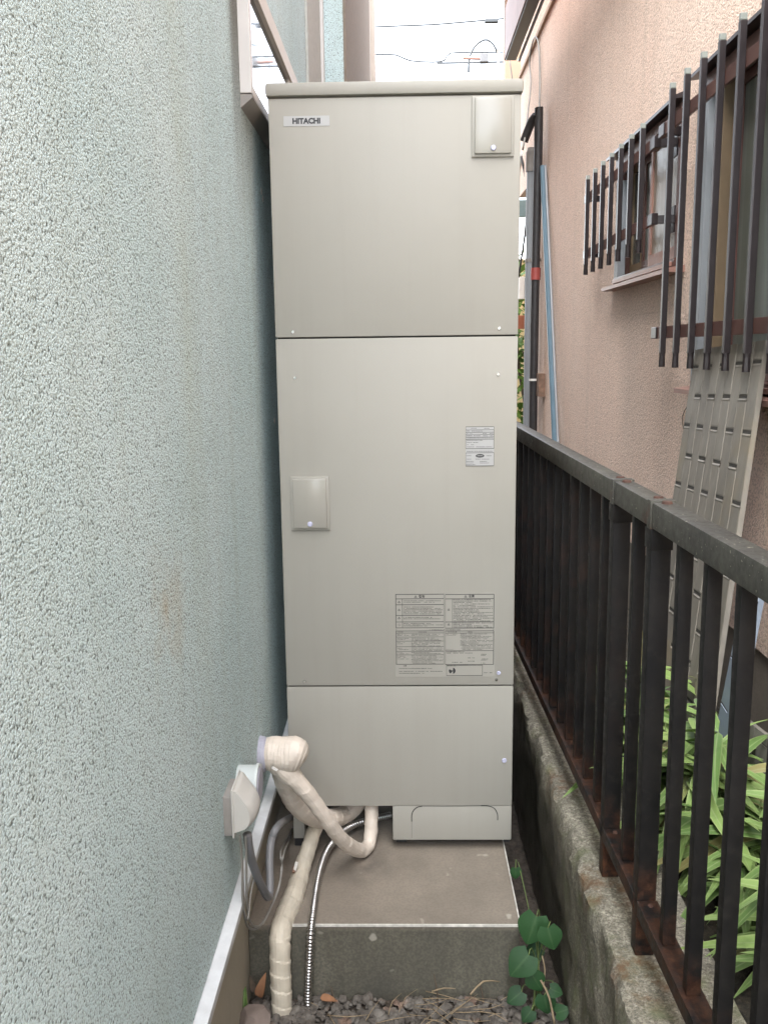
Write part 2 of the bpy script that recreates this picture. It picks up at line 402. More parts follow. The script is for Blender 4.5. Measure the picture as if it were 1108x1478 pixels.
def wall_holes(x, back, y0, y1, z0, z1, holes, rev):
    """wall slab with its face at x, body towards back, window openings with reveals rev deep"""
    s = 1 if back > x else -1
    ys = sorted({y0, y1, *[h[0] for h in holes], *[h[1] for h in holes]}); zs = sorted({z0, z1, *[h[2] for h in holes], *[h[3] for h in holes]})
    b = B()
    def q(*p): b.quad(*(p if s < 0 else p[::-1]))
    for i in range(len(ys)-1):
        for j in range(len(zs)-1):
            a, c, d, e = ys[i], ys[i+1], zs[j], zs[j+1]
            if any(h[0] <= a and c <= h[1] and h[2] <= d and e <= h[3] for h in holes): continue
            q((x, a, d), (x, c, d), (x, c, e), (x, a, e))
    for h in holes:
        X = x+s*rev; a, c, d, e = h
        q((x, a, d), (X, a, d), (X, c, d), (x, c, d)); q((x, a, e), (x, c, e), (X, c, e), (X, a, e))
        q((x, a, d), (x, a, e), (X, a, e), (X, a, d)); q((x, c, d), (X, c, d), (X, c, e), (x, c, e))
    q((x, y0, z1), (x, y1, z1), (back, y1, z1), (back, y0, z1)); q((x, y0, z0), (back, y0, z0), (back, y1, z0), (x, y1, z0))
    q((x, y0, z0), (x, y0, z1), (back, y0, z1), (back, y0, z0)); q((x, y1, z0), (back, y1, z0), (back, y1, z1), (x, y1, z1))
    q((back, y0, z0), (back, y0, z1), (back, y1, z1), (back, y1, z0))
    return b

# ------------------------------------------------------------------ ground
g = mk('ground', [(-60, -60, -.03), (60, -60, -.03), (60, 120, -.03), (-60, 120, -.03)], [(0, 1, 2, 3)], 'soil'); prop(g, kind='structure')
def bumpy(name, x0, x1, y0, y1, z, amp, n, mat):
    v, f = [], []; nx = max(2, int((x1-x0)*n)); ny = max(2, int((y1-y0)*n))
    for j in range(ny+1):
        for i in range(nx+1):
            x = x0+(x1-x0)*i/nx; y = y0+(y1-y0)*j/ny
            v.append((x, y, z+amp*noise.noise(Vector((x*6, y*6, z)))+amp*.5*noise.noise(Vector((x*19, y*19, z)))))
    for j in range(ny):
        for i in range(nx):
            a = j*(nx+1)+i; f.append((a, a+1, a+nx+2, a+nx+1))
    o = mk(name, v, f, mat, smooth=True); prop(o, kind='structure'); return o
bumpy('alley_soil', -.42, .42, -1.3, 2.3, -.008, .008, 24, 'soil')
bumpy('garden_soil', .58, 1.06, -1.3, 9, .46, .02, 16, 'upper')
mk('garden_terrace', [(.58, 8.9, .44), (30, 8.9, .44), (30, 60, .44), (.58, 60, .44)], [(0, 1, 2, 3)], 'upper')['kind'] = 'structure'

# ------------------------------------------------------------------ left house
WX = -.39
LH = empty('stucco_house', (WX, 1.0, 0), 'house with coarse mint green stucco wall filling the left side of the alley', 'house')
win = (2.40, 4.2, 2.315, 2.60)
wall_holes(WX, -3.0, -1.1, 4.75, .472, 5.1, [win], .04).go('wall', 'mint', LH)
b = B().box(-3.0, -.413, -1.1, 4.75, -.03, .438); b.go('foundation', 'found', LH)
# metal flashing strip between stucco and foundation, lip standing out
b = B().add([(WX-.02, -1.1, .470), (-.366, -1.1, .462), (-.366, -1.1, .452), (-.368, -1.1, .436), (-.415, -1.1, .438),
             (WX-.02, 4.75, .470), (-.366, 4.75, .462), (-.366, 4.75, .452), (-.368, 4.75, .436), (-.415, 4.75, .438)],
            [(0, 1, 6, 5), (1, 2, 7, 6), (2, 3, 8, 7), (3, 4, 9, 8)])
b.go('flashing', 'flash', LH)
wn = B()
y0, y1, z0, z1 = win
wn.box(WX-.03, -.362, y0-.03, y0+.0, z0-.02, z1+.03, .002)
wf = wn.go('window', 'alum', LH)
B().box(WX-.03, -.362, y1, y1+.03, z0-.02, z1+.03, .002).go('frame', 'alum', wf)
B().box(WX-.03, -.368, y0+.001, y1-.001, z1-.022, z1+.03, .002).go('frame', 'alumw', wf)
B().box(WX-.03, -.368, y0+.001, y1-.001, z0-.02, z0+.012, .002).go('frame', 'alumw', wf)
B().box(WX-.01, WX+.016, (y0+y1)/2-.02, (y0+y1)/2+.02, z0+.012, z1-.022, .002).go('frame', 'alum', wf)
B().box(WX+.003, WX+.009, y0+.002, y1-.002, z0+.0125, z1-.0225).go('pane', 'glass', wf)
B().add([(WX-.02, y0-.03, z0-.021), (-.36, y0-.03, z0-.024), (-.36, y0-.03, z0-.03), (WX-.02, y0-.03, z0-.07),
         (WX-.02, y1+.03, z0-.021), (-.36, y1+.03, z0-.024), (-.36, y1+.03, z0-.03), (WX-.02, y1+.03, z0-.07)],
        [(0, 1, 5, 4), (1, 2, 6, 5), (2, 3, 7, 6), (0, 3, 2, 1), (4, 5, 6, 7)]).go('sill', 'plastic2', wf)
# the far bay of the same house: grey end wall, corner trim, protruding green bay with its side's shade painted as a brown panel
B().box(-2.9, -.275, 4.78, 8.6, -.03, 6.2).go('bay_wall', 'mint', LH)
B().box(-.2745, -.262, 4.781, 8.604, .3, 6.1).go('bay_panel', 'tanst', LH)  # shade of the bay side, put into the colour of a thin sheet
B().box(-.389, -.379, 4.05, 4.74, .5, 6.19).go('bay_panel', 'grey', LH)
B().box(-.388, -.366, 4.70, 4.779, .3, 6.19, .003).go('corner_trim', 'alum', LH)
tr = B().box(-.262, -.215, 8.70, 8.76, 2.4, 6.2, .004); tr.box(-.4, -.262, 8.605, 8.7, .3, 6.2)
autosmooth(tr.go('corner_trim', 'alumw', LH))
# two chips in the render next to the water heater
for px, py in ((377, 276), (379, 287), (396, 607)):
    p = on(px, py, 0, WX)
    bm = bmesh.new(); bmesh.ops.create_icosphere(bm, subdivisions=2, radius=1)
    for v in bm.verts: v.co = Vector((v.co.x*.0022, v.co.y*.012*(1+.6*noise.noise(v.co*2)), v.co.z*.009*(1+.6*noise.noise(v.co*3))))+p
    B().bm(bm).go('render_chip', 'ply', LH)

# ------------------------------------------------------------------ right house
HX = 1.05
RH = empty('peach_house', (HX, 3.0, .45), 'house with rough peach pink stucco wall and two barred windows on the right', 'house')
SW = (3.60, 4.62, 1.975, 2.545); BW = (1.72, 3.33, 1.535, 2.56)
wall_holes(HX, 4.5, -1.3, 7.4, .78, 4.9, [SW, BW], .12).go('wall', 'peach', RH)
B().box(HX+.012, 4.4, -1.3, 7.39, .3, .779).go('foundation', 'plinth', RH)
def window(h, panes, nm_label, jambs=True):
    y0, y1, z0, z1 = h
    f = B()
    f.box(HX-.012, HX+.11, y0-.0, y0+.03, z0+.03, z1-.03, .002); f.box(HX-.012, HX+.11, y1-.03, y1, z0+.03, z1-.03, .002)
    f.box(HX-.018, HX+.11, y0-.012, y1+.012, z1-.03, z1+.012, .002); f.box(HX-.018, HX+.11, y0, y1, z0, z0+.03, .002)
    wf = f.go('window', 'brown', RH); prop(wf, nm_label)
    hood = B().add([(HX-.0, y0-.05, z1+.05), (HX-.055, y0-.05, z1+.028), (HX-.055, y0-.05, z1+.016), (HX, y0-.05, z1+.022),
                    (HX-.0, y1+.06, z1+.05), (HX-.055, y1+.06, z1+.028), (HX-.055, y1+.06, z1+.016), (HX, y1+.06, z1+.022)],
                   [(0, 1, 5, 4), (1, 2, 6, 5), (2, 3, 7, 6), (3, 2, 1, 0), (4, 5, 6, 7)])
    hood.go('hood', 'bar', wf)
    s = B().add([(HX+.02, y0-.08, z0+.0), (HX-.06, y0-.08, z0-.012), (HX-.06, y0-.08, z0-.028), (HX+.02, y0-.08, z0-.03),
                 (HX+.02, y1+.06, z0+.0), (HX-.06, y1+.06, z0-.012), (HX-.06, y1+.06, z0-.028), (HX+.02, y1+.06, z0-.03)],
                [(0, 1, 5, 4), (1, 2, 6, 5), (2, 3, 7, 6), (3, 2, 1, 0), (4, 5, 6, 7)])
    s.go('sill', 'pinkb', wf)
    B().box(HX-.03, HX+.02, y0+.03, y1-.03, z0+.001, z0+.018, .001).go('track', 'pinkb', wf)
    for (a, c, x, pm, fm) in panes:
        t = .028
        q = B(); q.box(x, x+.024, a, a+t, z0+.032, z1-.032, .001); q.box(x, x+.024, c-t, c, z0+.032, z1-.032, .001)
        q.box(x, x+.024, a+t, c-t, z0+.032, z0+.085, .001); q.box(x, x+.024, a+t, c-t, z1-.065, z1-.032, .001)
        q.go('sash', fm, wf)
        B().box(x+.008, x+.016, a+t, c-t, z0+.085, z1-.065).go('pane', pm, wf)
    return wf
w1 = window(SW, [(3.64, 4.10, HX+.012, 'beigep', 'pinkb'), (4.06, 4.36, HX+.05, 'frost', 'brown'), (4.36, 4.58, HX+.05, 'darkp', 'tanw')], 'small high window with pinkish brown sashes')
B().box(HX-.016, HX+.02, 4.545, 4.615, 1.99, 2.45, .002).go('jamb', 'jamb', w1)
w2 = window(BW, [(2.62, 3.16, HX+.045, 'frost', 'brown'), (2.10, 2.66, HX+.012, 'frost', 'brown'), (1.76, 2.12, HX+.045, 'darkp', 'brown')], 'wide window with grey green frosted panes')
B().box(HX-.022, HX+.02, 3.262, 3.325, 1.54, 2.50, .002).go('jamb', 'jamb', w2)
B().box(HX+.0, HX+.10, 3.175, 3.258, 1.566, 2.528, .002).go('jamb', 'tanw', w2)
# window grilles: two rails bolted to the wall, square bars with pale end caps
def grille(ys, zb, zt, rails, ya, yb, nm):
    GX = .95
    g_ = B()
    for z in rails:
        g_.box(GX+.0105, GX+.020, ya, yb, z-.022, z+.022, .001)
    gr = g_.go('window_grille', 'brown', RH); prop(gr, nm)
    for z in rails:
        for yy in (ya+.03, yb-.03):
            brk = B()
            s = 1 if yy > (ya+yb)/2 else -1
            brk.obox((GX+.03, yy, z), (HX-.004, yy+.02*s, z), .022, .03); brk.box(HX-.008, HX+.0, yy-.03, yy+.03, z-.05, z+.05, .002)
            brk.box(GX+.006, GX+.03, yy-.035, yy+.035, z-.021, z+.021, .002); brk.go('bracket', 'bar', gr)
    y0 = ys[0]
    b0 = B().box(GX-.010, GX+.010, y0-.0085, y0+.0085, zb+.05, zt, .0015)
    # pinched, slightly flared foot
    b0.tube([(GX, y0, zb+.0), (GX, y0, zb+.012), (GX, y0, zb+.04), (GX, y0, zb+.052)], [.0115, .0115, .0105, .0115], 8, smooth=False)
    bar = b0.go('bar', 'bar', gr)
    cp = B().box(GX-.0095, GX+.0095, y0-.008, y0+.008, zt+.0005, zt+.020, .002).go('bar_cap', 'barcap', gr)
    for y in ys[1:]:
        dup(bar, gr, (0, y-y0, 0)); dup(cp, gr, (0, y-y0, 0))
    return gr
grille([4.89-.18*i for i in range(7)], 2.045, 2.515, (2.155, 2.435), 3.66, 5.0, 'grille over the small window')
grille([3.415-.167*i for i in range(11)], 1.600, 2.558, (1.725, 2.455), 1.66, 3.60, 'grille over the wide window')
# canopy high on the far end of the wall and a moulding below it
cz = 3.715
B().box(.749, .833, 3.0, 7.02, cz+.002, cz+.34, .004).go('canopy', 'pinkb', RH)
B().box(.757, .829, 3.01, 7.01, cz-.012, cz+.0015).go('soffit', 'bar', RH)
B().box(.8335, HX-.001, 4.3, 4.36, cz+.1, cz+.2).go('canopy_bracket', 'bar', RH)
B().box(.752, .806, 7.025, 7.085, cz+.01, 6.0, .004).go('timber_post', 'wood', RH)
B().box(.808, .855, 7.05, 7.085, cz+.1, 6.0, .003).go('trim_board', 'yellow', RH)
B().box(HX, 4.5, 7.401, 8.5, 3.0, 4.9).go('upper_wall', 'peach', RH)
B().box(HX-.02, HX-.001, 2.0, 8.5, 3.985, 4.02, .003).go('moulding', 'peachf', RH)
B().cyl((.85, 3.2, 3.73), (.85, 7.0, 3.70), .010, 8).go('gutter_cable', 'bar', RH)

# house beyond the corner: upper storey of pale peach seen over the heater
FH = empty('distant_house', (1.6, 9.4, .45), 'pale peach house end seen beyond the pipes at the far corner', 'house')
B().box(1.0, 4.5, 9.3, 9.5, 3.15, 6.5).go('wall', 'peachf', FH)
B().box(1.3, 1.37, 9.25, 9.299, 3.15, 6.5, .003).go('trim_board', 'wood', FH)
B().box(1.02, 4.5, 9.9, 10.1, .4, 2.6).go('lower_wall', 'yellow', FH)

# ------------------------------------------------------------------ retaining wall
EX = .395
def ret_wall():
    v, f, uvn = [], [], 0
    prof = [(0.012, -.05), (.010, .03), (.006, .07), (.004, .11), (.006, .15), (.008, .2), (.003, .24), (.0, .28), (.002, .32), (.004, .36), (.002, .40), (.0, .43), (-.002, .455), (.0, .475), (.003, .489), (.010, .496), (.022, .4975), (.038, .497), (.06, .498), (.10, .498), (.14, .498), (.20, .496), (.205, .40), (.205, -.05)]
    ys = [-1.5+i*.014 for i in range(int(5.2/.014)+1)]+[3.8+i*.1 for i in range(33)]
    for y in ys:
        for k, (dx, z) in enumerate(prof):
            n1 = noise.noise(Vector((y*5, z*9, 3.1))); n2 = noise.noise(Vector((y*23, z*31, 7.7)))
            ch = max(0, noise.noise(Vector((y*11, 0, 1.7)))-.15)
            x = EX+dx+(.012*n1+.008*n2+.004*noise.noise(Vector((y*60, z*60, 1))) if z < .495 else 0)
            zz = z
            if k in (12, 13, 14, 15, 16): x += ch*(.02, .035, .05, .045, .02)[k-12]; zz -= ch*(0, .005, .015, .022, .010)[k-12]
            if z > .495: zz += .004*n2+.0025*noise.noise(Vector((y*70, x*70, 2)))
            v.append((x, y, zz))
    m = len(prof)
    for j in range(len(ys)-1):
        for i in range(m-1): a = j*m+i; f.append((a, a+m, a+m+1, a+1))
    f.append(tuple(range(m))); f.append(tuple((len(ys)-1)*m+i for i in reversed(range(m))))
    o = autosmooth(mk('retaining_wall', v, f, 'mossy'), 24)
    return prop(o, 'low mossy concrete retaining wall with rust stains carrying the bronze fence', 'wall')
ret_wall()

# ------------------------------------------------------------------ plinth
PL = empty('concrete_plinth', (-.05, 2.5, 0), 'low concrete slab under the water heater with a pale front edge', 'plinth')
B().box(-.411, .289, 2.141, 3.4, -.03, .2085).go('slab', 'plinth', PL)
B().box(-.30, .2925, 2.137, 2.1405, .205, .2115).box(.2895, .2925, 2.1405, 3.4, .205, .2115).go('edge', 'cover', PL)

# ------------------------------------------------------------------ water heater
TY = 2.5
WH = empty('water_heater', (-.015, 2.87, .21), 'tall beige hot water storage tank with three stacked front panels', 'water heater')
X0, X1 = -.341, .310
autosmooth(B().box(X0+.004, X1-.004, TY+.012, 3.22, .347, 2.325, .006).go('body', 'tank', WH))
autosmooth(B().box(X0-.006, X1+.006, TY-.008, 3.235, 2.318, 2.352, .009).go('top_cover', 'tank', WH))
def panel(name, z0, z1, x0=X0, x1=X1, y=TY):
    return autosmooth(B().box(x0, x1, y, y+.03, z0, z1, .0035).go(name, 'tank', WH))
panel('front_panel', 1.7085, 2.314); p_mid = panel('front_panel', .7225, 1.7045); p_low = panel('front_panel', .349, .7185)
B().box(X0+.006, X1-.006, TY+.006, TY+.02, .7183, .7227).go('seam', 'seam', WH); B().box(X0+.006, X1-.006, TY+.006, TY+.02, 1.7043, 1.7087).go('seam', 'seam', WH)
sk = panel('skirt', .2405, .3485, -.04, .3095)
autosmooth(B().box(-.3355, -.302, TY+.01, TY+.06, .2405, .350, .002).go('leg', 'tank', WH))
for x, y in ((-.30, 3.15), (.27, 3.15)): B().box(x-.02, x+.02, y-.02, y+.02, .2105, .35, .002).go('leg', 'tank', WH)
for x0_, x1_, y0_ in ((.292, .3085, TY+.04), (-.03, 0, TY+.04), (-.334, -.305, TY+.02)): B().box(x0_, x1_, y0_, y0_+.04, .212, .2405).go('foot_pad', 'black', WH)
# press-out door in the skirt
def slit(pts):
    q = B()
    q.tube([on(x, y, 1, TY-.0004) for x, y in pts], .0013, 6, step=.003)
    q.go('slit', 'seam', sk)
slit([(594, 1186), (594, 1178), (596, 1171), (602, 1165.5), (609, 1164)]); slit([(694, 1163), (704, 1163.5), (713, 1167), (717.5, 1175), (718, 1184)])
B().tube([on(x, y, 1, TY-.0001) for x, y in ((609, 1164), (650, 1164), (694, 1163))], .0006, 5).go('slit', 'fine', sk)
B().tube([on(594, 1186, 1, TY), on(594, 1210, 1, TY)], .0005, 5).go('slit', 'fine', sk)
# access covers with knob
def cover(xa, xb, ya, yb, kx, ky):
    a, c = on(xa, ya, 1, TY), on(xb, yb, 1, TY); m = .0075
    fr = autosmooth(B().box(a.x, c.x, TY-.006, TY+.002, c.z, a.z, .0025).go('access_frame', 'tank', WH))
    cv = autosmooth(B().box(a.x+m, c.x-m, TY-.0125, TY-.005, c.z+m, a.z-m*.8, .003).go('access_cover', 'gloss', fr))
    k = on(kx, ky, 1, TY)
    autosmooth(B().cyl((k.x, TY-.0125, k.z), (k.x, TY-.0165, k.z), .0075, 16, .0055).go('knob', 'cap', fr))
cover(680.5, 741, 138.5, 226, 711, 214.5); cover(418.5, 476.5, 688, 765, 448, 755.5)
for px, py in ((422.5, 479), (720, 473.5), (425.5, 545.5), (718.5, 540), (439.5, 984), (716, 981)):
    k = on(px, py, 1, TY)
    s = B().cyl((k.x, TY+.001, k.z), (k.x, TY-.003, k.z), .0052, 14, .004)
    s.box(k.x-.003, k.x+.003, TY-.0034, TY-.0031, k.z-.0005, k.z+.0005)
    autosmooth(s.go('screw', 'screw', WH))
for px, py, rr in ((727.5, 1098, .0078), (719.5, 971.5, .0062)):
    k = on(px, py, 1, TY); autosmooth(B().cyl((k.x, TY+.001, k.z), (k.x, TY-.003, k.z), rr, 16, rr*.75).go('screw_cover', 'cap', WH))
# badge
a, c = on(409, 167.5, 1, TY), on(475.5, 181, 1, TY)
bd = B().box(a.x, c.x, TY-.0008, TY+.001, c.z, a.z).go('badge', 'plate', WH)
p = on(442, 174.4, 1, TY-.0012); text('lettering', 'HITACHI', p, .0182, 'ink', bd, bold=.0009, sx=1.02)
# labels
def C(x, y): return on(540+x/5.0364, 840+y/5.0364, 1, TY)     # crop of the caution label
def lab_rect(q, x0, y0, x1, y1, t, Y):
    for (a0, b0, a1, b1) in ((x0, y0, x1, y0), (x0, y1, x1, y1), (x0, y0, x0, y1), (x1, y0, x1, y1)): line(q, a0, b0, a1, b1, t, Y)
def line(q, x0, y0, x1, y1, t, Y):
    a, b_ = C(x0, y0), C(x1, y1)
    q.box(min(a.x, b_.x)-t/2, max(a.x, b_.x)+t/2, Y-.0002, Y, min(a.z, b_.z)-t/2, max(a.z, b_.z)+t/2)
def rows(q, x0, x1, ys, Y, h=.0016, dens=.9, ragged=True):
    for y in ys:
        x = x0; end = x1-(R.random()**2*(x1-x0)*.55 if ragged else 0)
        while x < end:
            wd = R.uniform(3, 11)
            if R.random() < dens:
                a, b_ = C(x, y), C(min(x+wd, end), y)
                hh = h*R.uniform(.6, 1.1)
                q.box(a.x, b_.x, Y-.0002, Y, a.z-hh/2, a.z+hh/2)
            x += wd+R.uniform(1.2, 3)
Yl = TY-.0007
a, c = C(150, 84), C(874, 688)
cl = B().box(a.x, c.x, TY-.0005, TY+.001, c.z, a.z).go('caution_label', 'tank', WH)
q = B(); T = .0009
lab_rect(q, 157, 90, 505, 333, T, Yl); lab_rect(q, 516, 90, 868, 335, T, Yl)
for y in (122, 165, 243, 290): line(q, 157, y, 505, y, T, Yl)
for y in (122, 290): line(q, 516, y, 868, y, T, Yl)
line(q, 204, 122, 204, 333, T*.7, Yl); line(q, 565, 122, 565, 335, T*.7, Yl)
lab_rect(q, 160, 356, 505, 598, T, Yl); lab_rect(q, 516, 356, 866, 600, T, Yl)
line(q, 160, 340, 160, 356, T, Yl); line(q, 866, 340, 866, 356, T, Yl)
line(q, 516, 500, 866, 500, T*.7, Yl); line(q, 160, 371, 505, 371, T*.6, Yl); line(q, 516, 371, 866, 371, T*.6, Yl)
for y in (400, 430, 470, 505, 530): line(q, 160, y, 505, y, T*.4, Yl)
lab_rect(q, 525, 606, 785, 680, T, Yl)
q.go('ruled_lines', 'fine', cl)
q = B()
rows(q, 212, 500, (137, 147), Yl); rows(q, 212, 500, (182, 192, 202, 212, 222, 232), Yl); rows(q, 212, 500, (258, 268), Yl); rows(q, 212, 500, (302, 312, 320), Yl)
rows(q, 572, 864, (129, 139, 149, 160, 170, 181, 192, 202, 212, 222, 232, 243, 253, 263, 273, 283), Yl)
rows(q, 572, 864, (298, 308, 319, 328), Yl)
rows(q, 400, 625, (348,), Yl, .0017, .9, False); rows(q, 172, 240, (364,), Yl); rows(q, 320, 400, (364,), Yl); rows(q, 535, 600, (364,), Yl); rows(q, 680, 750, (364,), Yl)
rows(q, 168, 252, (380, 388, 410, 418, 440, 450, 482, 492, 515, 523, 540, 550, 560), Yl, .0013, .8)
rows(q, 270, 500, (380, 388, 408, 416, 424, 438, 447, 456, 465, 480, 490, 499, 513, 521, 537, 546, 555, 564, 573, 582, 591), Yl, .0013, .9)
rows(q, 625, 862, (378, 387, 396, 405, 414, 426, 435, 444, 453, 462, 472, 481, 490), Yl, .0013, .9); rows(q, 522, 600, (380, 388, 490), Yl, .0009)
rows(q, 522, 760, (508, 517), Yl); rows(q, 775, 830, (526, 534, 560, 568, 590), Yl); rows(q, 680, 730, (552, 576), Yl); rows(q, 565, 640, (584,), Yl)
rows(q, 180, 500, (629, 650, 664), Yl, .0017, .92); rows(q, 530, 600, (611,), Yl); rows(q, 795, 865, (660,), Yl)
q.go('fine_print', 'fine', cl)
for bod, x, y, s in (('\u26a0\ufe0e', 300, 107, .0085), ('\u8b66\u544a', 345, 107, .0085), ('\u26a0\ufe0e', 663, 105, .0085), ('\u6ce8\u610f', 706, 105, .0085)):
    p_ = C(x, y); p_.y = Yl
    if bod[0] == '\u26a0':
        tri = B()
        for u in range(3):
            a0 = rad(90+120*u); a1 = rad(210+120*u); r_ = .0042
            tri.obox((p_.x+math.cos(a0)*r_, Yl, p_.z-.0008+math.sin(a0)*r_), (p_.x+math.cos(a1)*r_, Yl, p_.z-.0008+math.sin(a1)*r_), .0003, .0009, up=(0, 0.01, 1) if u != 1 else (0, 0, 1))
        tri.box(p_.x-.0005, p_.x+.0005, Yl-.0003, Yl, p_.z-.002, p_.z+.0015).go('warning_triangle', 'ink', cl)
    else: text('heading', bod, p_, s, 'ink', cl, bold=.0002)
for x, y in ((180, 147), (180, 204), (180, 264), (540, 202), (540, 310)):
    p_ = C(x, y); r_ = .0034; t = B()
    for u in range(3):
        a0 = rad(90+120*u); a1 = rad(210+120*u)
        t.obox((p_.x+math.cos(a0)*r_, Yl, p_.z+math.sin(a0)*r_), (p_.x+math.cos(a1)*r_, Yl, p_.z+math.sin(a1)*r_), .0003, .0011)
    t.go('warning_triangle', 'ink', cl)
p_ = C(182, 312); t = B(); t.tube([(p_.x+.003*math.cos(a_), Yl, p_.z+.003*math.sin(a_)) for a_ in [2*math.pi*i/16 for i in range(17)]], .0004, 5, smooth=False); t.go('warning_circle', 'fine', cl)
p_ = C(196, 611); p_.y = Yl; text('heading', '\u6ce8\u610f', C(222, 611)-Vector((0, .0007, 0)), .0048, 'ink', cl)
# round earth wire emblem
p_ = C(566, 646); em = B()
for s_, e_ in ((-75, 75), (150, 175), (185, 240)):
    pts = [(p_.x+.0095*math.cos(rad(a_)), Yl-.0001, p_.z+.0095*math.sin(rad(a_))) for a_ in range(s_, e_+1, 5)]
    em.add([(p_.x+.002, Yl-.0001, p_.z)]+pts, [(0, i+1, i+2)[::-1] for i in range(len(pts)-1)])
em.go('emblem', 'ink', cl)
t = B().box(p_.x-.010, p_.x+.004, Yl-.0004, Yl-.0002, p_.z-.001, p_.z+.001); t.go('emblem_lettering', 'fine', cl)
# rating plate
def D(x, y): return on(650+x/13.85, 600+y/13.85, 1, TY)
a, c = D(305, 218), D(865, 1000)
rp = B().box(a.x, c.x, TY-.0008, TY+.001, c.z, a.z).go('rating_plate', 'plate', WH)
Yr = TY-.0009; q = B()
def L2(x0, y0, x1, y1, t=.0005):
    a, b_ = D(x0, y0), D(x1, y1); q.box(min(a.x, b_.x)-t/2, max(a.x, b_.x)+t/2, Yr-.0002, Yr, min(a.z, b_.z)-t/2, max(a.z, b_.z)+t/2)
for r_ in ((305, 218, 865, 655), (305, 740, 865, 1000)):
    L2(r_[0], r_[1], r_[2], r_[1]); L2(r_[0], r_[3], r_[2], r_[3]); L2(r_[0], r_[1], r_[0], r_[3]); L2(r_[2], r_[1], r_[2], r_[3])
for y in (280, 330, 378, 425, 470): L2(305, y, 865, y, .0003)
q.go('ruled_lines', 'fine', rp)
q = B()
for y, segs in ((250, ((410, 520), (670, 775))), (305, ((325, 385), (420, 640))), (355, ((325, 350), (390, 430), (640, 720), (780, 850))), (400, ((325, 430), (460, 600), (650, 740), (790, 840))),
                (443, ((330, 850),)), (490, ((325, 640),)), (535, ((325, 430), (450, 550))), (580, ((325, 360), (405, 465))), (622, ((325, 470), (510, 690), (705, 830))), (710, ((325, 840),)),
                (800, ((320, 420), (715, 815))), (866, ((320, 415), (495, 600), (620, 770))), (912, ((315, 465), (585, 725))), (943, ((315, 465), (585, 770))), (978, ((315, 500),))):
    for x0_, x1_ in segs:
        x = x0_
        while x < x1_:
            wd = R.uniform(12, 34); a, b_ = D(x, y), D(min(x+wd, x1_), y); q.box(a.x, b_.x, Yr-.0002, Yr, a.z-.0006, a.z+.0006); x += wd+R.uniform(4, 9)
q.go('fine_print', 'fine', rp)
p_ = D(587, 800)
q = B(); n_ = 28; rx, rz = .0118, .0048
q.add([(p_.x+rx*math.cos(2*math.pi*i/n_), Yr-.0003, p_.z+rz*math.sin(2*math.pi*i/n_)) for i in range(n_)], [tuple(range(n_))]).go('emblem', 'ink', rp)
q = B().box(p_.x-.008, p_.x+.008, Yr-.0006, Yr-.0004, p_.z-.0008, p_.z+.0008).go('emblem_lettering', 'plate', rp)

# ------------------------------------------------------------------ fence
def fx(y): return .5-.0227*y
FE = empty('metal_fence', (fx(1.9), 1.9, .5), 'dark bronze metal fence of square bars bolted on the low concrete wall', 'fence')
ZT, ZB = 1.398, .618
def seg(y0, y1, gap=.0):
    c_ = lambda y, z: (fx(y), y, z)
    autosmooth(B().obox(c_(y0, ZT-.0235), c_(y1, ZT-.0235), .041, .047, bev=.004).go('top_rail', 'rail', FE))
    autosmooth(B().obox(c_(y0, ZB-.016), c_(y1, ZB-.016), .040, .032, bev=.002).go('bottom_rail', 'bronze', FE))
P1, P2 = 1.90, 1.63
seg(P1+.012, 5.2); seg(P2+.012, P1-.012); seg(-1.4, P2-.012)
for py in (P1, P2):
    x = fx(py)
    po = autosmooth(B().box(x-.0185, x+.0185, py-.010, py+.026, .497, ZT-.0475, .003).go('post', 'bronze', FE))
    autosmooth(B().box(x-.0225, x+.0225, py-.0118, py+.0118, ZT-.0495, ZT+.003, .0015).go('joint_sleeve', 'rail', FE))
    autosmooth(B().box(x-.0205, x+.0205, py-.0128, py+.028, ZT-.088, ZT-.050, .0015).go('post_collar', 'bronze', FE))
    for s_ in (-1, 1):
        autosmooth(B().cyl((x+.002, py+s_*.028, ZT-.001), (x+.002, py+s_*.028, ZT+.0045), .0105, 12, .008).go('bolt', 'rust', FE))
    autosmooth(B().cyl((x+.002, py-.030, ZB-.001), (x+.002, py-.030, ZB+.003), .006, 10, .004).go('bolt', 'rust', FE))
for py in (-.3, 3.9):
    x = fx(py); B().box(x-.021, x+.021, py-.015, py+.02, .497, ZT-.0475, .003).go('post', 'bronze', FE)
ys = [1.765]+[1.492-.130*i for i in range(20) if abs(1.492-.130*i+.3) > .06]+[2.02+.115*i for i in range(26) if abs(2.02+.115*i-3.9) > .05]
y = ys[0]; x = fx(y)
bal = autosmooth(B().box(x-.0118, x+.0118, y-.011, y+.011, ZB+.0005, ZT-.047, .002).go('baluster', 'bronze', FE))
for k in ys[1:]: dup(bal, FE, (fx(k)-x, k-y, 0), )

# ------------------------------------------------------------------ insulated pipes
def spiral(pitch, amp, wr=.012):
    def m(l, a):
        t = ((l/pitch+a/(2*math.pi)) % 1)
        return 1+1.7*amp*(1-t)+wr*noise.noise(Vector((l*60, math.cos(a)*1.5, math.sin(a)*1.5)))
    return m
IP = empty('insulated_pipe', (WX, 2.26, .7), 'cream taped water pipes looping from the wall stub to the underside of the tank', 'pipe')
zb = on(405, 1090, 0, -.33).z
c0 = on(376, 1089, 0, WX+.002)
ZC = c0.z; YC = c0.y
B().tube([(WX-.005, YC, ZC), (WX+.012, YC, ZC), (WX+.02, YC, ZC)], [.050, .047, .041], 20, step=.004, mod=lambda l, a: 1+.05*noise.noise(Vector((l*50, math.cos(a)*2, math.sin(a)*2)))).go('wall_sleeve', 'putty', IP, True)
def pp(px, py, Y): return on(px, py, 1, Y)
e = B()
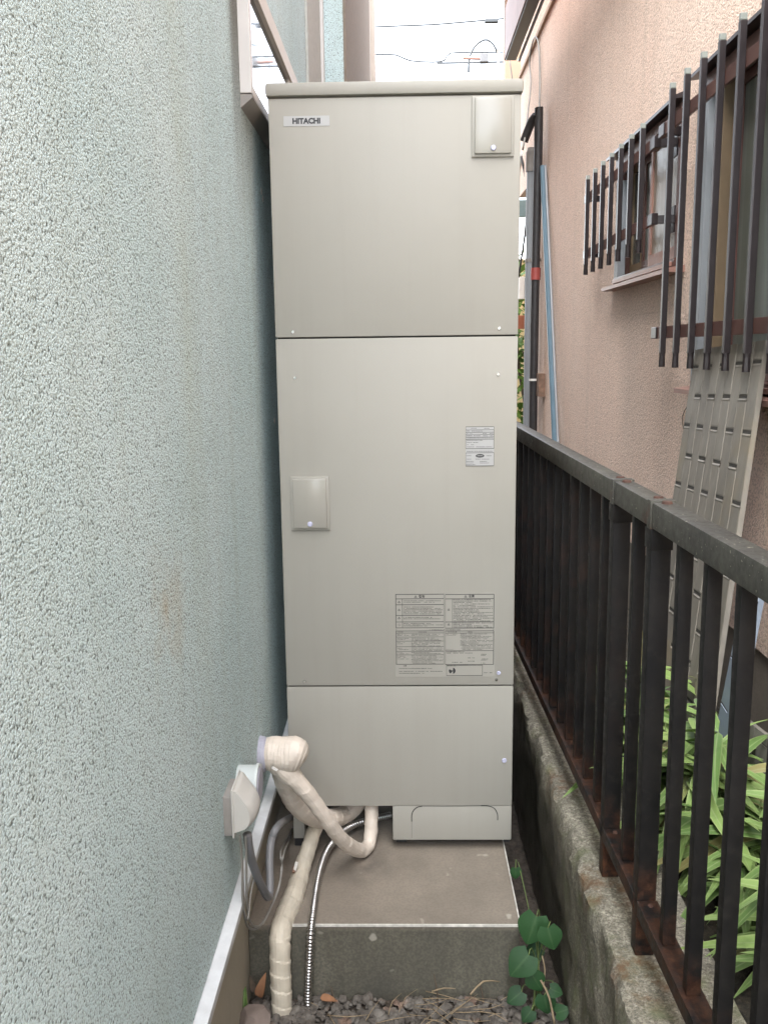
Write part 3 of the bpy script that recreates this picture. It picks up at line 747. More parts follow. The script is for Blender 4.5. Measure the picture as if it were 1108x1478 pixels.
e.tube([(WX+.010, YC, ZC), (WX+.035, YC, ZC+.001), (WX+.065, YC-.002, ZC), (WX+.09, YC-.004, ZC+.001), (WX+.106, YC-.004, ZC-.003), (WX+.116, YC-.004, ZC-.007), (WX+.122, YC-.004, ZC-.010), (WX+.125, YC-.004, ZC-.012)],
       [.040, .045, .047, .048, .044, .034, .020, .003], 28, step=.0025, mod=spiral(.010, .014, .05))
autosmooth(e.go('wrapped_elbow', 'tape', IP, True), 14)
YA = YC-.012
hot = [pp(398, 1096, YA+.01), pp(414, 1113, YA), pp(432, 1132, YA-.002), pp(452, 1156, YA+.01), pp(473, 1186, YA+.03), pp(491, 1210, YA+.07), pp(509, 1224, YA+.13), pp(523, 1228, YA+.18), pp(532, 1219, YA+.215), pp(535, 1200, YA+.235), pp(536, 1180, YA+.25), pp(536.5, 1160, TY+.04)]
autosmooth(B().tube(hot, [.034, .030, .0225, .0205, .020, .020, .020, .0195, .019, .0195, .0195, .0195], 20, step=.003, mod=spiral(.041, .032, .06)).go('wrapped_pipe', 'tape', IP, True), 14)
ret = [pp(402, 1102, YC+.05), pp(413, 1128, YC+.07), pp(422, 1150, YC+.09), pp(436, 1168, YC+.12), pp(456, 1180, YC+.17), pp(476, 1182, YC+.22), pp(497, 1176, YC+.28), pp(515, 1160, TY+.10), pp(519, 1140, TY+.14)]
autosmooth(B().tube(ret, [.026, .031, .030, .029, .0285, .028, .027, .026, .026], 18, step=.004, mod=spiral(.03, .03, .03)).go('wrapped_pipe', 'tape', IP, True), 14)
B().obox(pp(393, 1108, YC-.055), pp(400, 1112, YC-.052), .004, .006).go('tape_end', 'ply', IP)
DP = empty('ground_pipe', (-.29, 2.1, 0), 'thick cream taped pipe running down over the plinth edge into the gravel', 'pipe')
dp = [pp(462, 1180, 2.50), pp(452, 1203, 2.46), pp(445, 1226, 2.41), pp(437, 1250, 2.37), pp(430, 1276, 2.31), pp(421, 1302, 2.235), pp(411, 1325, 2.17), pp(404.5, 1346, 2.115), pp(404, 1370, 2.095), pp(404.5, 1400, 2.09), pp(406, 1432, 2.085), pp(407, 1462, 2.08), pp(407.5, 1490, 2.08)]
autosmooth(B().tube(dp, [.020, .0205, .021, .0225, .0255, .0275, .0265, .0265, .0255, .0255, .0255, .025, .025], 20, step=.0035, mod=spiral(.042, .05, .03)).go('wrapped_pipe', 'tape2', DP, True), 14)
for i_, (px, py, Y, r_) in enumerate(((404.3, 1353, 2.107, .0282), (404.6, 1404, 2.09, .0268))):
    p = pp(px, py, Y); B().tube([p+Vector((0, .001, .006)), p, p-Vector((0, 0, .007))], [r_*.97, r_, r_*.98], 20, step=.003).go('tape_band', 'tape2', DP, True)
p = pp(427, 1247, 2.33)
B().obox(p+Vector((-.003, -.012, -.014)), p+Vector((.004, -.012, .012)), .004, .008, bev=.001).go('tape_end', 'ply', DP)
B().cyl(p+Vector((-.006, -.018, -.016)), p+Vector((-.004, -.002, -.008)), .0045, 10).go('clip', 'wood', DP)

fl = [pp(563, 1177, 2.66), pp(530, 1184, 2.60), pp(504, 1194, 2.56), pp(487, 1208, 2.50), pp(472, 1228, 2.44), pp(462, 1255, 2.36), pp(456, 1285, 2.27), pp(451.5, 1318, 2.17), pp(448.5, 1345, 2.115), pp(446.5, 1385, 2.10), pp(444.5, 1430, 2.095), pp(444, 1490, 2.09)]
def ribs(l, a): return 1+.15*math.sin(l*2*math.pi/.0085)
o = B().tube(fl, .0096, 12, step=.0016, mod=ribs).go('flexible_conduit', 'steel', None, True, at=(-.22, 2.1, 0))
prop(o, 'shiny ribbed metal hose bending from under the tank down the plinth front', 'hose')

# outlet cover, duct cap and cables on the left wall
OB = empty('outlet_cover', tuple(on(345, 1165, 0, WX)), 'ivory weatherproof outlet cover on grey back box low on the mint wall', 'outlet')
pa, pb = on(329, 1160, 0, WX), on(341, 1160, 0, WX)
yA, yB = pa.y+.0, pa.y+.115
zt, zb_ = on(332, 1151, 0, WX+.02).z, on(334, 1217, 0, WX+.02).z; yA = on(336, 1180, 0, WX+.02).y; yB = yA+.088
autosmooth(B().box(WX-.002, WX+.018, yA, yB, zb_, zt-.01, .003).go('back_box', 'plastic2', OB))
bm = bmesh.new()
prof = [(0, 0), (.010, .002), (.028, .026), (.044, .048), (.052, .074), (.050, .098), (.036, .118), (.0, .130)]
prof = [tuple(p_)[:2] for p_ in catmull([Vector((a_, b_, 0)) for a_, b_ in prof], .004)[0]]
H_ = zt-zb_; q = B(); vv = []
nseg = 14
for k in range(nseg+1):
    t = k/nseg; yy = yA-.003+(yB-yA+.006)*t; inset = 1-.28*abs(2*t-1)**3
    for dx, dz in prof: vv.append((WX+.0225+dx*.9*inset, yy, zt+.004-dz/.135*(H_*.98)))
m_ = len(prof); ff = []
for k in range(nseg):
    for i in range(m_-1): ff.append((k*m_+i, (k+1)*m_+i, (k+1)*m_+i+1, k*m_+i+1))
ff.append(tuple(range(m_))); ff.append(tuple(nseg*m_+i for i in reversed(range(m_))))
autosmooth(mk('hood', vv, ff, 'plastic', OB), 50)
autosmooth(B().box(WX+.0182, WX+.023, yA-.006, yB+.006, zb_-.002, zt+.008, .0025).go('rim', 'plastic', OB))
DC = empty('wall_vent', tuple(on(352, 1125, 0, WX)), 'round pale duct cap sticking out of the mint wall above the outlet cover', 'vent')
p = on(356.5, 1132, 0, WX+.02); yD = p.y; zD = p.z
d_ = B().tube([(WX-.002, yD, zD), (WX+.042, yD, zD)], [.044, .044], 28, smooth=False); autosmooth(d_.go('sleeve', 'duct', DC))
d_ = B().tube([(WX+.0425, yD, zD), (WX+.049, yD, zD)], [.048, .047], 28, smooth=False); autosmooth(d_.go('rim', 'duct', DC))
d_ = B().tube([(WX+.0492, yD, zD), (WX+.052, yD, zD)], [.040, .036], 28, smooth=False); autosmooth(d_.go('cap_face', 'putty', DC))
gc = [pp(357, 1204, yA+.05), pp(359, 1222, yA+.055), pp(364, 1245, yA+.08), pp(374, 1272, yA+.12), pp(384, 1292, yA+.17), pp(388.5, 1293, yA+.20), pp(389.5, 1270, yA+.23), pp(389, 1240, yA+.26), pp(392, 1212, yA+.30), pp(402, 1192, yA+.36), pp(418, 1181, 2.55), pp(436, 1176, 2.62)]
o = B().tube(gc, .0098, 12, step=.004).go('power_conduit', 'conduit', None, True, at=tuple(gc[5]))
prop(o, 'thick dark grey conduit bent in a V below the outlet cover', 'conduit')
for i_, (dx, dz, lab) in enumerate(((0, 0, 'thin grey control cable hanging in a loop, the outer one beside the flashing'), (5, -4, 'thin grey control cable hanging in a loop, the inner one beside the flashing'))):
    pts = [pp(346+dx*1.6, 1207, yA+.03), pp(349+dx*1.3, 1240, yA+.035), pp(351+dx, 1290, yA+.05), pp(353+dx, 1325+dz, yA+.08), pp(361+dx, 1341+dz, yA+.14), pp(375+dx*.8, 1337+dz, yA+.19), pp(389+dx*.5, 1313+dz, yA+.23), pp(402+dx*.2, 1280, yA+.27), pp(407-dx*.2, 1252, yA+.30), pp(405+dx, 1230, yA+.34), pp(415+dx*.6, 1210, 2.53), pp(422, 1195, 2.6)]
    o = B().tube(pts, .0026, 8, step=.006).go('control_cable', 'cable', None, True, at=tuple(pts[0]))
    prop(o, lab, 'cable', 'thin grey control cables')
pts = [pp(346, 1207, yA+.02), pp(349, 1250, yA+.03), pp(350, 1300, yA+.03), pp(357, 1328, yA+.06), pp(362, 1290, yA+.09), pp(368, 1262, yA+.12)]
o = B().tube(pts, .0022, 8, step=.006).go('control_cable', 'cable', None, True, at=tuple(pts[0]))
prop(o, 'thinnest grey cable in a tight loop against the flashing strip', 'cable', 'thin grey control cables')

# ------------------------------------------------------------------ leaning siding board
def siding(name, label, TL, TR, BL, BR, ncol, nrow, mat, phase=0, group='old siding boards'):
    TL, TR, BL, BR = map(Vector, (TL, TR, BL, BR)); BL = BR+(TL-TR)
    E_ = empty(name, tuple((BL+BR)/2), label, 'board', group)
    nrm = (TR-TL).cross(BL-TL).normalized()
    if nrm.x > 0: nrm = -nrm
    def S(u, v, h=0): return (TL*(1-u)+TR*u)*(1-v)+(BL*(1-u)+BR*u)*v+nrm*h
    core = B()
    f_ = [S(0, 0), S(1, 0), S(1, 1), S(0, 1)]; k_ = [p_-nrm*.014 for p_ in f_]
    core.add(f_+k_, [(0, 1, 2, 3), (7, 6, 5, 4), (0, 4, 5, 1), (1, 5, 6, 2), (2, 6, 7, 3), (3, 7, 4, 0)])
    core.go('backing', mat, E_)
    du = 1/ncol
    for c_ in range(ncol):
        a0, a1 = c_*du+.002, (c_+1)*du-.002
        cuts = []
        for r_ in range(nrow):
            if (r_+c_+phase) % 2 == 0: cuts.append((r_+.62)/nrow)
        h = .0022 if c_ % 2 else .0014; q = B(); sls = []
        v0 = .0; sh = .008
        for v_ in cuts+[None]:
            v1 = v_-sh if v_ is not None else 1
            i0, i1 = a0+.003, a1-.003
            q.add([S(a0, v0, .0003), S(a1, v0, .0003), S(a1, v1, .0003), S(a0, v1, .0003), S(i0, v0, h), S(i1, v0, h), S(i1, v1, h), S(i0, v1, h)],
                  [(4, 5, 6, 7), (0, 1, 5, 4), (1, 2, 6, 5), (2, 3, 7, 6), (3, 0, 4, 7)])
            if v_ is not None:
                sls.append(B()); sls[-1].add([S(i0, v_-sh*.7, .0006), S(i1, v_-sh*.7, .0006), S(i1, v_+sh*.2, .0006), S(i0, v_+sh*.2, .0006)], [(0, 1, 2, 3)])  # each slot is a flat dark quad
                q.add([S(i0, v_+sh*.3, .0006), S(i1, v_+sh*.3, .0006), S(i1, v_+sh*.8, h+.001), S(i0, v_+sh*.8, h+.001), S(i0, v_+sh*1.3, h), S(i1, v_+sh*1.3, h)], [(0, 1, 2, 3), (3, 2, 5, 4)])
                v0 = v_+sh*1.3
        pl = q.go('plank', mat, E_)
        for sl in sls: sl.go('slot', 'slot', pl)
    return E_
siding('siding_board', 'tall weathered grey siding board with slots leaning against the wide window sill',
       on(1003, 505, 0, .985), on(1104, 491, 0, .985), on(942, 1145, 0, .80), on(1012, 1115, 0, .79), 9, 12, 'siding')
siding('siding_board', 'low weathered siding board behind the last fence bars at the right edge',
       on(1040, 1010, 0, .90), on(1180, 1120, 0, .86), on(1030, 1150, 0, .86), on(1190, 1330, 0, .80), 7, 6, 'siding2', 1)
siding('siding_board', 'blue grey slotted board leaning just right of the tall siding board',
       on(1078, 830, 0, .93), on(1098, 850, 0, .92), on(1040, 1085, 0, .80), on(1050, 1095, 0, .79), 2, 7, 'blueg', 1)
B().obox(on(1078, 930, 0, .95), on(1068, 1180, 0, .86), .03, .07, bev=.006).go('rolled_mat', 'dkred', None, at=tuple(on(1068, 1180, 0, .86)))
prop(bpy.data.objects['rolled_mat'], 'dark red rough textured strip standing behind the fence among the boards', 'mat')
pts = [on(1040, 668, 0, .925), on(1032, 690, 0, .92), on(1026, 712, 0, .915), on(1025, 730, 0, .91), on(1015, 742, 0, .905)]
o = B().tube(pts, .0014, 6).go('dry_twig', 'bark', None, at=tuple(pts[0])); prop(o, 'thin dry vine hanging down the tall siding board', 'twig')
pts = [on(995, 580, 0, 1.03), on(985, 600, 0, 1.02), on(986, 620, 0, 1.02), on(988, 630, 0, 1.02)]
o = B().tube(pts, .0014, 6).go('dry_twig', 'bark', None, at=tuple(pts[0])); prop(o, 'short dry vine curled left of the siding board on the peach wall', 'twig')

# ------------------------------------------------------------------ pipes at the far corner
def zat(px, py, X): return on(px, py, 0, X)
p = zat(767, 215, .975); gp = B()
yg = p.y
gp.tube([(.975, yg, .4), (.975, yg, p.z)], [.034, .034], 16, smooth=False)
o = autosmooth(gp.go('pipe_body', 'gpipe', None)); bpy.data.objects.remove(o)
GP = empty('downpipe', (.975, yg, .45), 'grey plastic pipe standing upright just right of the water heater', 'pipe')
autosmooth(B().cyl((.975, yg, .4), (.975, yg, p.z-.16), .034, 16).go('pipe', 'gpipe', GP))
autosmooth(B().cyl((.975, yg, p.z-.16), (.975, yg, p.z-.02), .042, 16, .042).cyl((.975, yg, p.z-.02), (.975, yg, p.z+.01), .038, 16, .03).go('coupling', 'plastic2', GP))
zc_ = on(770, 372, 0, .975).z
autosmooth(B().cyl((.975, yg, zc_-.012), (.975, yg, zc_+.012), .040, 14).obox((.98, yg, zc_), (HX-.001, yg-.05, zc_), .02, .02).go('clamp', 'plastic2', GP))
yb_ = yg-.32; q0 = zat(777, 165, .99)
BP = empty('insulated_riser', (.99, q0.y, .45), 'black lagged pipe with a red tape ring beside the grey downpipe', 'pipe')
autosmooth(B().tube([(.99, q0.y, .4), (.985, q0.y, 1.8), (.992, q0.y, q0.z-.08), (.985, q0.y, q0.z-.01), (.95, q0.y+.05, q0.z-.03), (.90, q0.y+.1, q0.z-.16)], .031, 14, step=.05).go('pipe', 'bpipe', BP))
z1_, z2_ = on(770, 388, 0, .985).z, on(770, 405, 0, .985).z
autosmooth(B().cyl((.987, q0.y, z2_), (.988, q0.y, z1_), .0365, 14).go('tape_ring', 'rtape', BP))
z1_ = on(770, 548, 0, .985).z
autosmooth(B().cyl((.986, q0.y, z1_-.008), (.986, q0.y, z1_+.008), .0365, 14).go('tape_ring', 'ply', BP))
B().box(1.0, HX-.001, q0.y-.15, q0.y-.05, z1_-.12, z1_+.05, .003).go('bracket', 'wood', BP)
a, c = zat(783, 240, 1.02), zat(801, 642, 1.0)
d__ = (c-a).normalized()
BL = empty('blue_pole', tuple(a+d__*3.0), 'slim light blue pole leaning on the peach wall right of the black pipe', 'pole')
autosmooth(B().cyl(a, a+d__*(a.z-.47)/abs(d__.z), .020, 12).go('pole', 'bluep', BL))
B().cyl(a+Vector((.012, -.045, 0)), a+Vector((.012, -.045, 0))+d__*(a.z-.47)/abs(d__.z), .008, 8).go('cord', 'gpipe', BL)
pts = [zat(778, 166, 1.0), zat(779, 120, 1.03), zat(778, 75, 1.035), zat(774, 52, 1.035), zat(768, 62, 1.03), zat(764, 90, 1.03), zat(766, 120, 1.02), zat(762, 160, .98), zat(757, 200, .9), zat(754, 216, .88)]
o = B().tube(pts, .007, 8, step=.05).go('wall_cable', 'cable', None, True, at=tuple(pts[0])); prop(o, 'thin cable arching over the top of the black pipe on the peach wall', 'cable')
pts = [on(735, 85, 1, 8.9), on(738, 105, 1, 8.9), on(740, 122, 1, 8.9), on(742, 140, 1, 8.9)]
o = B().tube(pts, .006, 6, step=.05).go('wall_cable', 'cable', None, True, at=tuple(pts[0])); prop(o, 'short thin cable dropping below the canopy end behind the heater top', 'cable')
pts = [on(752, 225, 1, 8.2), on(757, 250, 1, 8.2), on(760, 268, 1, 8.1), on(760, 300, 1, 8.1), on(757, 340, 1, 8.1), on(748, 400, 1, 8.2)]
o = B().tube(pts, .010, 6, step=.05).go('wall_cable', 'bpipe', None, True, at=tuple(pts[0])); prop(o, 'black cable sagging in the gap between heater and grey downpipe', 'cable')
a_, c_ = on(744, 236, 1, 8.5), on(766, 218, 1, 8.3)
o = autosmooth(B().cyl(a_, c_, .05, 14).go('duct_pipe', 'plastic', None, at=tuple(a_))); prop(o, 'short white duct end between the heater and the grey downpipe', 'pipe')
# things glimpsed beyond the corner
a_, c_ = on(744, 288, 1, 9.6), on(775, 312, 1, 9.6)
o = B().box(a_.x, c_.x+.2, 9.6, 9.68, c_.z, a_.z, .004).go('blue_sheet', 'skyblue', None, at=(a_.x, 9.6, c_.z)); prop(o, 'light blue sheet glimpsed beyond the heater above the bush', 'sheet')
a_, c_ = on(749, 399, 1, 8.6), on(763, 431, 1, 8.6)
o = B().box(a_.x, a_.x+.05, 8.6, 8.7, c_.z, a_.z, .003); MB = empty('meter_box', (a_.x, 8.6, c_.z), 'small dark and white meter box glimpsed between heater and downpipe', 'box')
o.go('side', 'ply', MB); B().box(a_.x+.051, c_.x+.05, 8.6, 8.7, c_.z+.01, a_.z-.01, .004).go('door', 'black', MB)
B().cyl((a_.x+.1, 8.65, .44), (a_.x+.1, 8.65, c_.z), .02, 8).go('post', 'black', MB)
a_, c_ = on(744, 455, 1, 9.0), on(775, 474, 1, 9.0)
o = B().box(a_.x-.2, c_.x+.2, 9.0, 9.05, c_.z, a_.z, .003).go('red_board', 'red', None, at=(a_.x, 9.0, c_.z)); prop(o, 'red brown board beyond the heater below the small meter box', 'board')
def foliage(name, label, cat, centre, rx, ry, rz, n, size, mat, leafmat):
    E_ = empty(name, centre, label, cat)
    q = B()
    for _ in range(n):
        d = Vector((R.gauss(0, 1), R.gauss(0, 1), R.gauss(0, 1))).normalized()*(R.random()**.45)
        c = Vector(centre)+Vector((d.x*rx, d.y*ry, rz+d.z*rz))
        u = Vector((R.gauss(0, 1), R.gauss(0, 1), R.gauss(0, .6))).normalized(); v = u.orthogonal().normalized(); v = Matrix.Rotation(R.random()*6.28, 3, u) @ v
        s_ = size*R.uniform(.6, 1.3); q.add([c-u*s_, c+v*s_*.4+u*s_*.1, c+u*s_, c-v*s_*.4+u*s_*.1], [(0, 1, 2, 3)])
    o = q.go('leaves', leafmat, E_); o['kind'] = 'stuff'
    s_ = B()
    for _ in range(7):
        t_ = Vector(centre)+Vector((R.uniform(-.7, .7)*rx, R.uniform(-.7, .7)*ry, rz*R.uniform(1, 1.7)))
        s_.tube([Vector(centre)+Vector((R.uniform(-.1, .1), R.uniform(-.1, .1), 0)), (Vector(centre)+t_)/2+Vector((R.uniform(-.1, .1), 0, .1)), t_], [.02, .014, .005], 6, step=.1)
    s_.go('stems', 'bark', E_)['kind'] = 'stuff'
    return E_
foliage('garden_bush', 'bright yellow green bush in the narrow gap right of the heater', 'bush', (1.35, 9.3, .44), .45, .35, 1.15, 1500, .055, None, 'bush')

foliage('garden_tree', 'leafy yellow green tree at the other end of the alley behind the viewer', 'tree', (1.9, -10, 0), 1.7, 1.2, 2.7, 7000, .09, None, 'bush')

# ------------------------------------------------------------------ sky wires
def wire(pts, r, label, mat='wire', name='power_line', cat='wire', group='overhead wires'):
    P_ = [on(x, y, 1, Y) for x, y, Y in pts]
    o = B().tube(P_, r, 6, step=.15).go(name, mat, None, True, at=tuple(P_[0])); prop(o, label, cat, group)
wire([(500, 41, 16), (545, 38, 16), (620, 35, 16), (660, 32, 16), (728, 26, 16), (790, 20, 16)], .014, 'topmost overhead wire crossing the gap between the houses')
wire([(500, 78, 16), (560, 78, 16), (575, 80, 16), (592, 87, 16), (625, 89, 16), (642, 86, 16), (650, 76, 16), (700, 75, 16), (760, 74, 16)], .014, 'sagging overhead wire just above the heater top')
wire([(676, 104, 12), (677, 84, 12), (684, 68, 12), (694, 59, 12), (703, 57, 12), (712, 64, 12), (718, 76, 12)], .014, 'looped grey drop cable arching beside the orange pole')
UP_ = empty('utility_pole', tuple(on(719, 505, 1, 12.0)), 'thin orange brown pole end rising just left of the canopy', 'pole')
t_ = on(719, 70, 1, 12.0); UP_.location = (t_.x, 12.0, -.03)
autosmooth(B().cyl((t_.x, 12, -.03), (t_.x, 12, t_.z), .018, 10).go('pole', 'alumw', UP_))
B().box(t_.x-.75, t_.x+.1, 11.99, 12.01, t_.z-.16, t_.z-.14).go('crossarm', 'wire', UP_)
k_ = on(698, 84, 1, 12.0)
B().box(k_.x-.05, k_.x+.05, 11.95, 12.05, k_.z-.05, k_.z+.05, .01).box(k_.x-.01, k_.x+.01, 11.99, 12.01, k_.z+.05, t_.z-.15).go('insulator', 'conduit', UP_)
B().cyl(on(668, 83, 1, 12.0), on(694, 84, 1, 12.0), .02, 8).go('cable_sleeve', 'pinkb', UP_)
k_ = on(709, 30, 1, 16.0)
o = autosmooth(B().box(k_.x-.11, k_.x+.11, 15.95, 16.05, k_.z-.025, k_.z+.03, .012).go('wire_joint', 'wire', None, at=tuple(k_))); prop(o, 'small grey joint box on the topmost overhead wire', 'box')

# ------------------------------------------------------------------ gravel, litter
def gravel():
    base = []
    for k in range(8):
        bm = bmesh.new(); bmesh.ops.create_icosphere(bm, subdivisions=2 if k < 5 else 1, radius=1)
        for v in bm.verts: v.co *= 1+.35*noise.noise(v.co*1.3+Vector((k*7, 0, 0)))
        # chip flat facets
        for _ in range(4):
            n_ = Vector((R.gauss(0, 1), R.gauss(0, 1), R.gauss(0, 1))).normalized(); d_ = R.uniform(.55, .8)
            for v in bm.verts:
                e_ = v.co.dot(n_)-d_
                if e_ > 0: v.co -= n_*e_
        bm.verts.index_update(); base.append(([v.co.copy() for v in bm.verts], [tuple(x.index for x in f.verts) for f in bm.faces])); bm.free()
    V, Fc = [], []
    def stone(x, y, z, s):
        vs_, fs = base[R.randrange(8)]; m = Matrix.Rotation(R.random()*6.28, 3, Vector((R.gauss(0, 1), R.gauss(0, 1), R.gauss(0, 1))).normalized())
        sv = Vector((s*R.uniform(.8, 1.3), s*R.uniform(.7, 1.1), s*R.uniform(.5, .9))); k = len(V)
        rz = Matrix.Rotation(R.random()*6.28, 3, 'Z')
        for v in vs_:
            q = m @ v; V.append(rz @ Vector((q.x*sv.x, q.y*sv.y, q.z*sv.z))+Vector((x, y, z)))
        Fc.extend(tuple(i+k for i in f) for f in fs)
    for _ in range(5200):
        x = R.uniform(-.40, .395); y = R.uniform(.3, 2.13) if R.random() < .7 else R.uniform(1.7, 2.13)
        s = R.choice((.006, .008, .010, .012)) if R.random() < .8 else R.uniform(.013, .019)
        stone(x, y, .002+s*R.uniform(.0, .5), s)
    o = mk('gravel', V, Fc, 'gravel', at=(0, 1.5, 0)); prop(o, 'loose brown gravel covering the alley floor before the plinth', 'gravel', kind='stuff')
gravel()
def straws():
    q = B()
    def one(c, L, ang, lift=0, r_=.0013):
        d = Vector((math.cos(ang), math.sin(ang), 0)); n_ = Vector((-d.y, d.x, 0)); b_ = R.uniform(-.12, .12)*L
        q.tube([c-d*L/2+Vector((0, 0, R.uniform(0, .004))), c+n_*b_+Vector((0, 0, .006+lift)), c+d*L/2+Vector((0, 0, R.uniform(0, .01)))], [r_, r_, r_*.5], 5, step=.02)
    for _ in range(95):
        x = R.gauss(.13, .09) if R.random() < .55 else R.uniform(-.3, .38); y = R.uniform(1.75, 2.12)
        if x > .38 or x < -.38: continue
        one(Vector((x, y, .016+R.random()*.008)), R.uniform(.03, .11), R.uniform(-1.2, 1.2), r_=R.uniform(.0006, .0013))
    one(pp(700, 1428, 2.10), .09, .5, .01, .0026); one(pp(640, 1432, 2.08), .06, .1, .004, .002)
    o = q.go('dry_grass', 'straw', None, True, at=(.13, 2, .01)); prop(o, 'dry straw and pine litter strewn on the gravel', 'litter', kind='stuff')
straws()
for px, py0, lab in ((438, 1421, 'short dark twig by the ribbed hose at the plinth foot'), (480, 1424, 'dark twig at the plinth foot right of the ribbed hose'), (629, 1406, 'tallest dark twig standing against the plinth front'), (695, 1420, 'dark twig at the plinth foot near the ivy')):
    a_ = pp(px-3+ (6 if px == 438 else 0), py0, 2.133); c_ = pp(px+3, 1452, 2.10)
    o = B().tube([a_, (a_+c_)/2+Vector((.002, 0, 0)), c_], [.0010, .0016, .002], 6, step=.01).go('twig', 'bark', None, at=tuple(c_)); prop(o, lab, 'twig')
def leafmesh(shape, L, W, curl, fold, n=8):
    """verts/uv/faces of one leaf lying along +Y from the origin"""
    v, uv, f = [], [], []
    for i in range(n+1):
        t = i/n; w_ = shape(t)*W; y = L*t
        z = -curl*t*t*L
        for s_ in (-1, 0, 1):
            dy = -.16*L*(1-t)**6*abs(s_) if shape is heart else 0
            v.append((s_*w_, y+dy, z+abs(s_)*w_*fold)); uv.append((.5+.5*s_, t))
    for i in range(n):
        for j in range(2): a = i*3+j; f.append((a, a+1, a+4, a+3))
    return v, uv, f
def heart(t): return max(0, (math.sin(min(1, t*1.0)**.55*math.pi))**.8*.98) if 0 < t < 1 else (.52 if t == 0 else 0)
def lance(t): return max(.01, math.sin(math.pi*t**.62)**.75)
def mesh_from(name, v, uv, f, mat):
    me = bpy.data.meshes.new(name); me.from_pydata(v, [], f); me.materials.append(MAT[mat])
    l = me.uv_layers.new(name='uv')
    for p in me.polygons:
        for li in p.loop_indices: l.data[li].uv = uv[me.loops[li].vertex_index]
    me.shade_smooth(); return me
def aim(o, p, d, nrm, s, root):
    """lay a leaf at p, pointing along d, its face towards nrm"""
    d = Vector(d).normalized(); nrm = Vector(nrm); x = d.cross(nrm).normalized(); z = x.cross(d).normalized()
    m = Matrix((x*s, d*s, z*s)).transposed().to_4x4(); m.translation = Vector(p)-root
    o.matrix_basis = m
# ivy at the foot of the plinth
IV = empty('ivy_plant', (.34, 2.08, 0), 'dark green heart leaved creeper growing between plinth and retaining wall', 'plant')
iv = mesh_from('leaf', *leafmesh(heart, .062, .034, .18, .14, 10), 'ivy')
root = origin(IV)
stem_pts = []
for (px, py, Y, ang, s) in ((767, 1345, 2.10, 250, 1.25), (795, 1357, 2.06, 285, .95), (749, 1395, 2.06, 225, 1.15), (768, 1375, 2.13, 200, .75), (775, 1420, 2.07, 300, .8), (803, 1432, 2.03, 340, .55), (788, 1452, 2.04, 280, .8), (742, 1441, 2.06, 215, .75), (758, 1330, 2.13, 140, .45), (744, 1262, 2.33, 270, .5), (800, 1345, 2.10, 60, .5), (812, 1460, 2.03, 30, .6), (760, 1468, 2.02, 230, .6)):
    p = pp(px, py, Y); d = Vector((math.cos(rad(ang)), -.25, math.sin(rad(ang))))
    o = bpy.data.objects.new('leaf', iv); col.objects.link(o); o.parent = IV
    aim(o, p-d*.03*s, d, (R.uniform(-.25, .15), -1, R.uniform(.25, .7)), s, root); stem_pts.append(p-d*.03*s)
for p in stem_pts:
    q = B().tube([Vector((.325+R.uniform(-.01, .02), 2.085, .0)), Vector((.335, 2.12, p.z*.5)), p+Vector((.01, .02, .005)), p], .0014, 6, step=.015)
    q.go('stem', 'stem', IV, True)
B().tube([pp(780, 1415, 2.03), pp(792, 1440, 2.01), pp(800, 1478, 1.99)], .0028, 6, step=.01).go('dry_stem', 'straw', IV, True)
B().tube([pp(782, 1380, 2.09), pp(786, 1400, 2.08), pp(784, 1425, 2.07)], .002, 6, step=.01).go('dry_stem', 'straw', IV, True)
# dead leaves, sprout and stone by the foundation
def dleaf(px, py, Y, d, nrm, s, label, mat='dead', nm='dead_leaf', cat='leaf'):
    me = mesh_from(nm, *leafmesh(lance, .06, .014, .5, .5, 7), mat)
    p = pp(px, py, Y); o = bpy.data.objects.new(nm, me); col.objects.link(o); aim(o, p, d, nrm, s, Vector((0, 0, 0))); prop(o, label, cat)
dleaf(374, 1440, 2.08, (.15, 0, 1), (-.3, -1, 0), .9, 'brown curled dead leaf standing left of the thick pipe')
dleaf(368, 1432, 2.10, (-.3, 0, 1), (.3, -1, 0), .6, 'smaller dark dead leaf behind the curled brown one', 'bark')
dleaf(352, 1462, 2.03, (-.05, 0, 1), (-.2, -1, .2), .9, 'small green sprout beside the flashing and the stone', 'sasa', 'sprout', 'plant')
dleaf(462, 1441, 2.09, (1, -.1, .12), (0, -.5, 1), .7, 'tan dead leaf lying right of the ribbed hose')
bm = bmesh.new(); bmesh.ops.create_icosphere(bm, subdivisions=3, radius=1); ctr = pp(366, 1473, 1.99)
for n_, d_ in ((Vector((0, 0, 1)), .72), (Vector((.7, -.5, .5)).normalized(), .7), (Vector((-.8, -.3, .4)).normalized(), .7), (Vector((0.1, -1, .3)).normalized(), .75)):
    for v in bm.verts:
        e_ = v.co.dot(n_)-d_
        if e_ > 0: v.co -= n_*e_
for v in bm.verts: v.co = Vector((v.co.x*.042, v.co.y*.035, v.co.z*.038))*(1+.1*noise.noise(v.co*2))+ctr
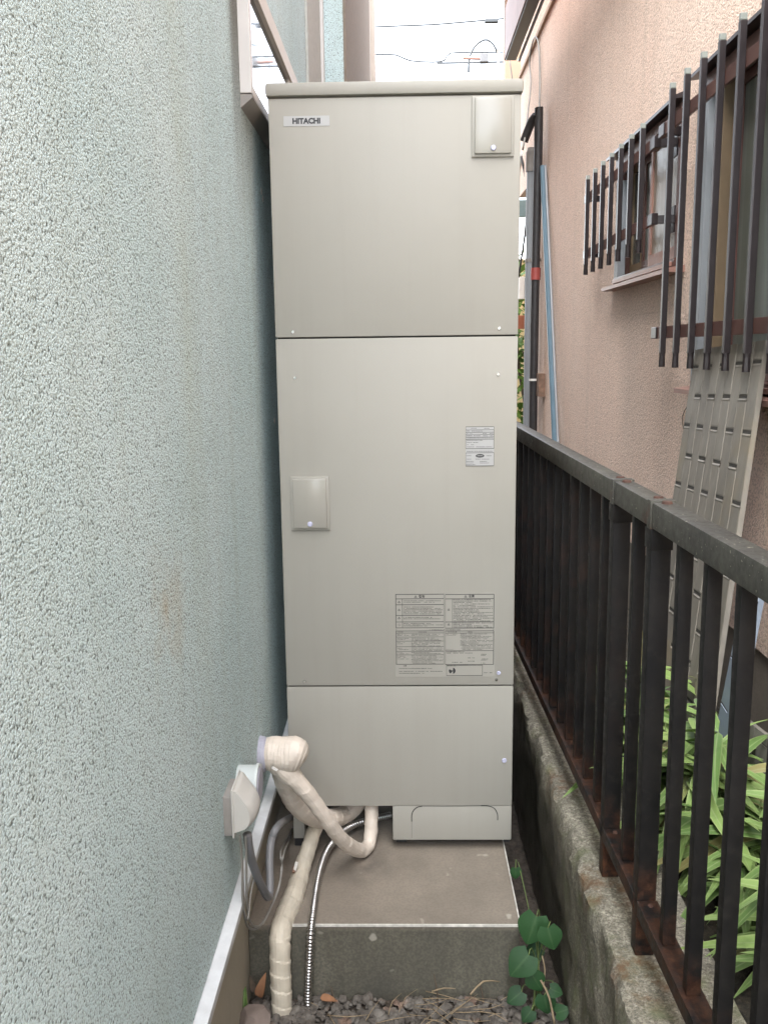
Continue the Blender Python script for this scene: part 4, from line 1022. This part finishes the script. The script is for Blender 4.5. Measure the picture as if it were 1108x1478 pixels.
o = autosmooth(B().bm(bm).go('stone', 'stone', None, at=tuple(ctr)), 25); prop(o, 'flat reddish brown stone at the foot of the beige foundation', 'stone')

# ------------------------------------------------------------------ bamboo grass behind the fence
sasa = [mesh_from('leaf', *leafmesh(lance, .20, .0165, c_, f_, 8), 'sasa') for c_, f_ in ((.25, .3), (.6, .2), (.9, .35))]
where = ['by the far fence post', 'below the tall siding board', 'behind the second fence post', 'near the dark red strip', 'under the low siding board', 'at the right picture edge']
R2 = random.Random(3)
plants = []
for i in range(52):
    y = 1.0+1.6*((i*.618) % 1)+R2.uniform(-.05, .05); x = .585+.38*((i*.381) % 1)
    plants.append((x, y))
plants.sort(key=lambda t: -t[1])
for i, (x, y) in enumerate(plants):
    side = 'fence' if x < .76 else ('house wall' if x > .9 else 'middle of the bed')
    rank = 'farthest' if y > 2.5 else ('far' if y > 2.1 else ('middle' if y > 1.7 else ('near' if y > 1.4 else 'nearest')))
    SP = empty('bamboo_grass', (x, y, .45), '', 'plant', 'bamboo grass clumps behind the fence')
    SP['label'] = 'clump of pale edged green bamboo grass growing behind the bronze fence'
    root = Vector((x, y, .45))
    top = []
    h = R2.uniform(.12, .34)
    for k in range(4):
        a_ = R2.random()*6.28; l_ = R2.uniform(.02, .10)
        t_ = root+Vector((math.cos(a_)*l_, math.sin(a_)*l_, h*R2.uniform(.6, 1.1)))
        B().tube([root+Vector((math.cos(a_)*.01, math.sin(a_)*.01, -.02)), (root+t_)/2+Vector((0, 0, .02)), t_], [.0022, .002, .0014], 5, step=.03).go('stem', 'stem', SP, True)
        for m_ in range(5):
            b_ = R2.random()*6.28; el_ = R2.uniform(-.35, .75)
            d = Vector((math.cos(b_)*math.cos(el_), math.sin(b_)*math.cos(el_), math.sin(el_)))
            f0 = root.lerp(t_, R2.uniform(.45, 1))
            if f0.x+d.x*.22 < .52: d.x = abs(d.x)
            o = bpy.data.objects.new('leaf', sasa[R2.randrange(3)]); col.objects.link(o); o.parent = SP
            aim(o, f0, d, (R2.uniform(-.5, .5), R2.uniform(-.5, .3), 1), R2.uniform(.65, 1.25), root)
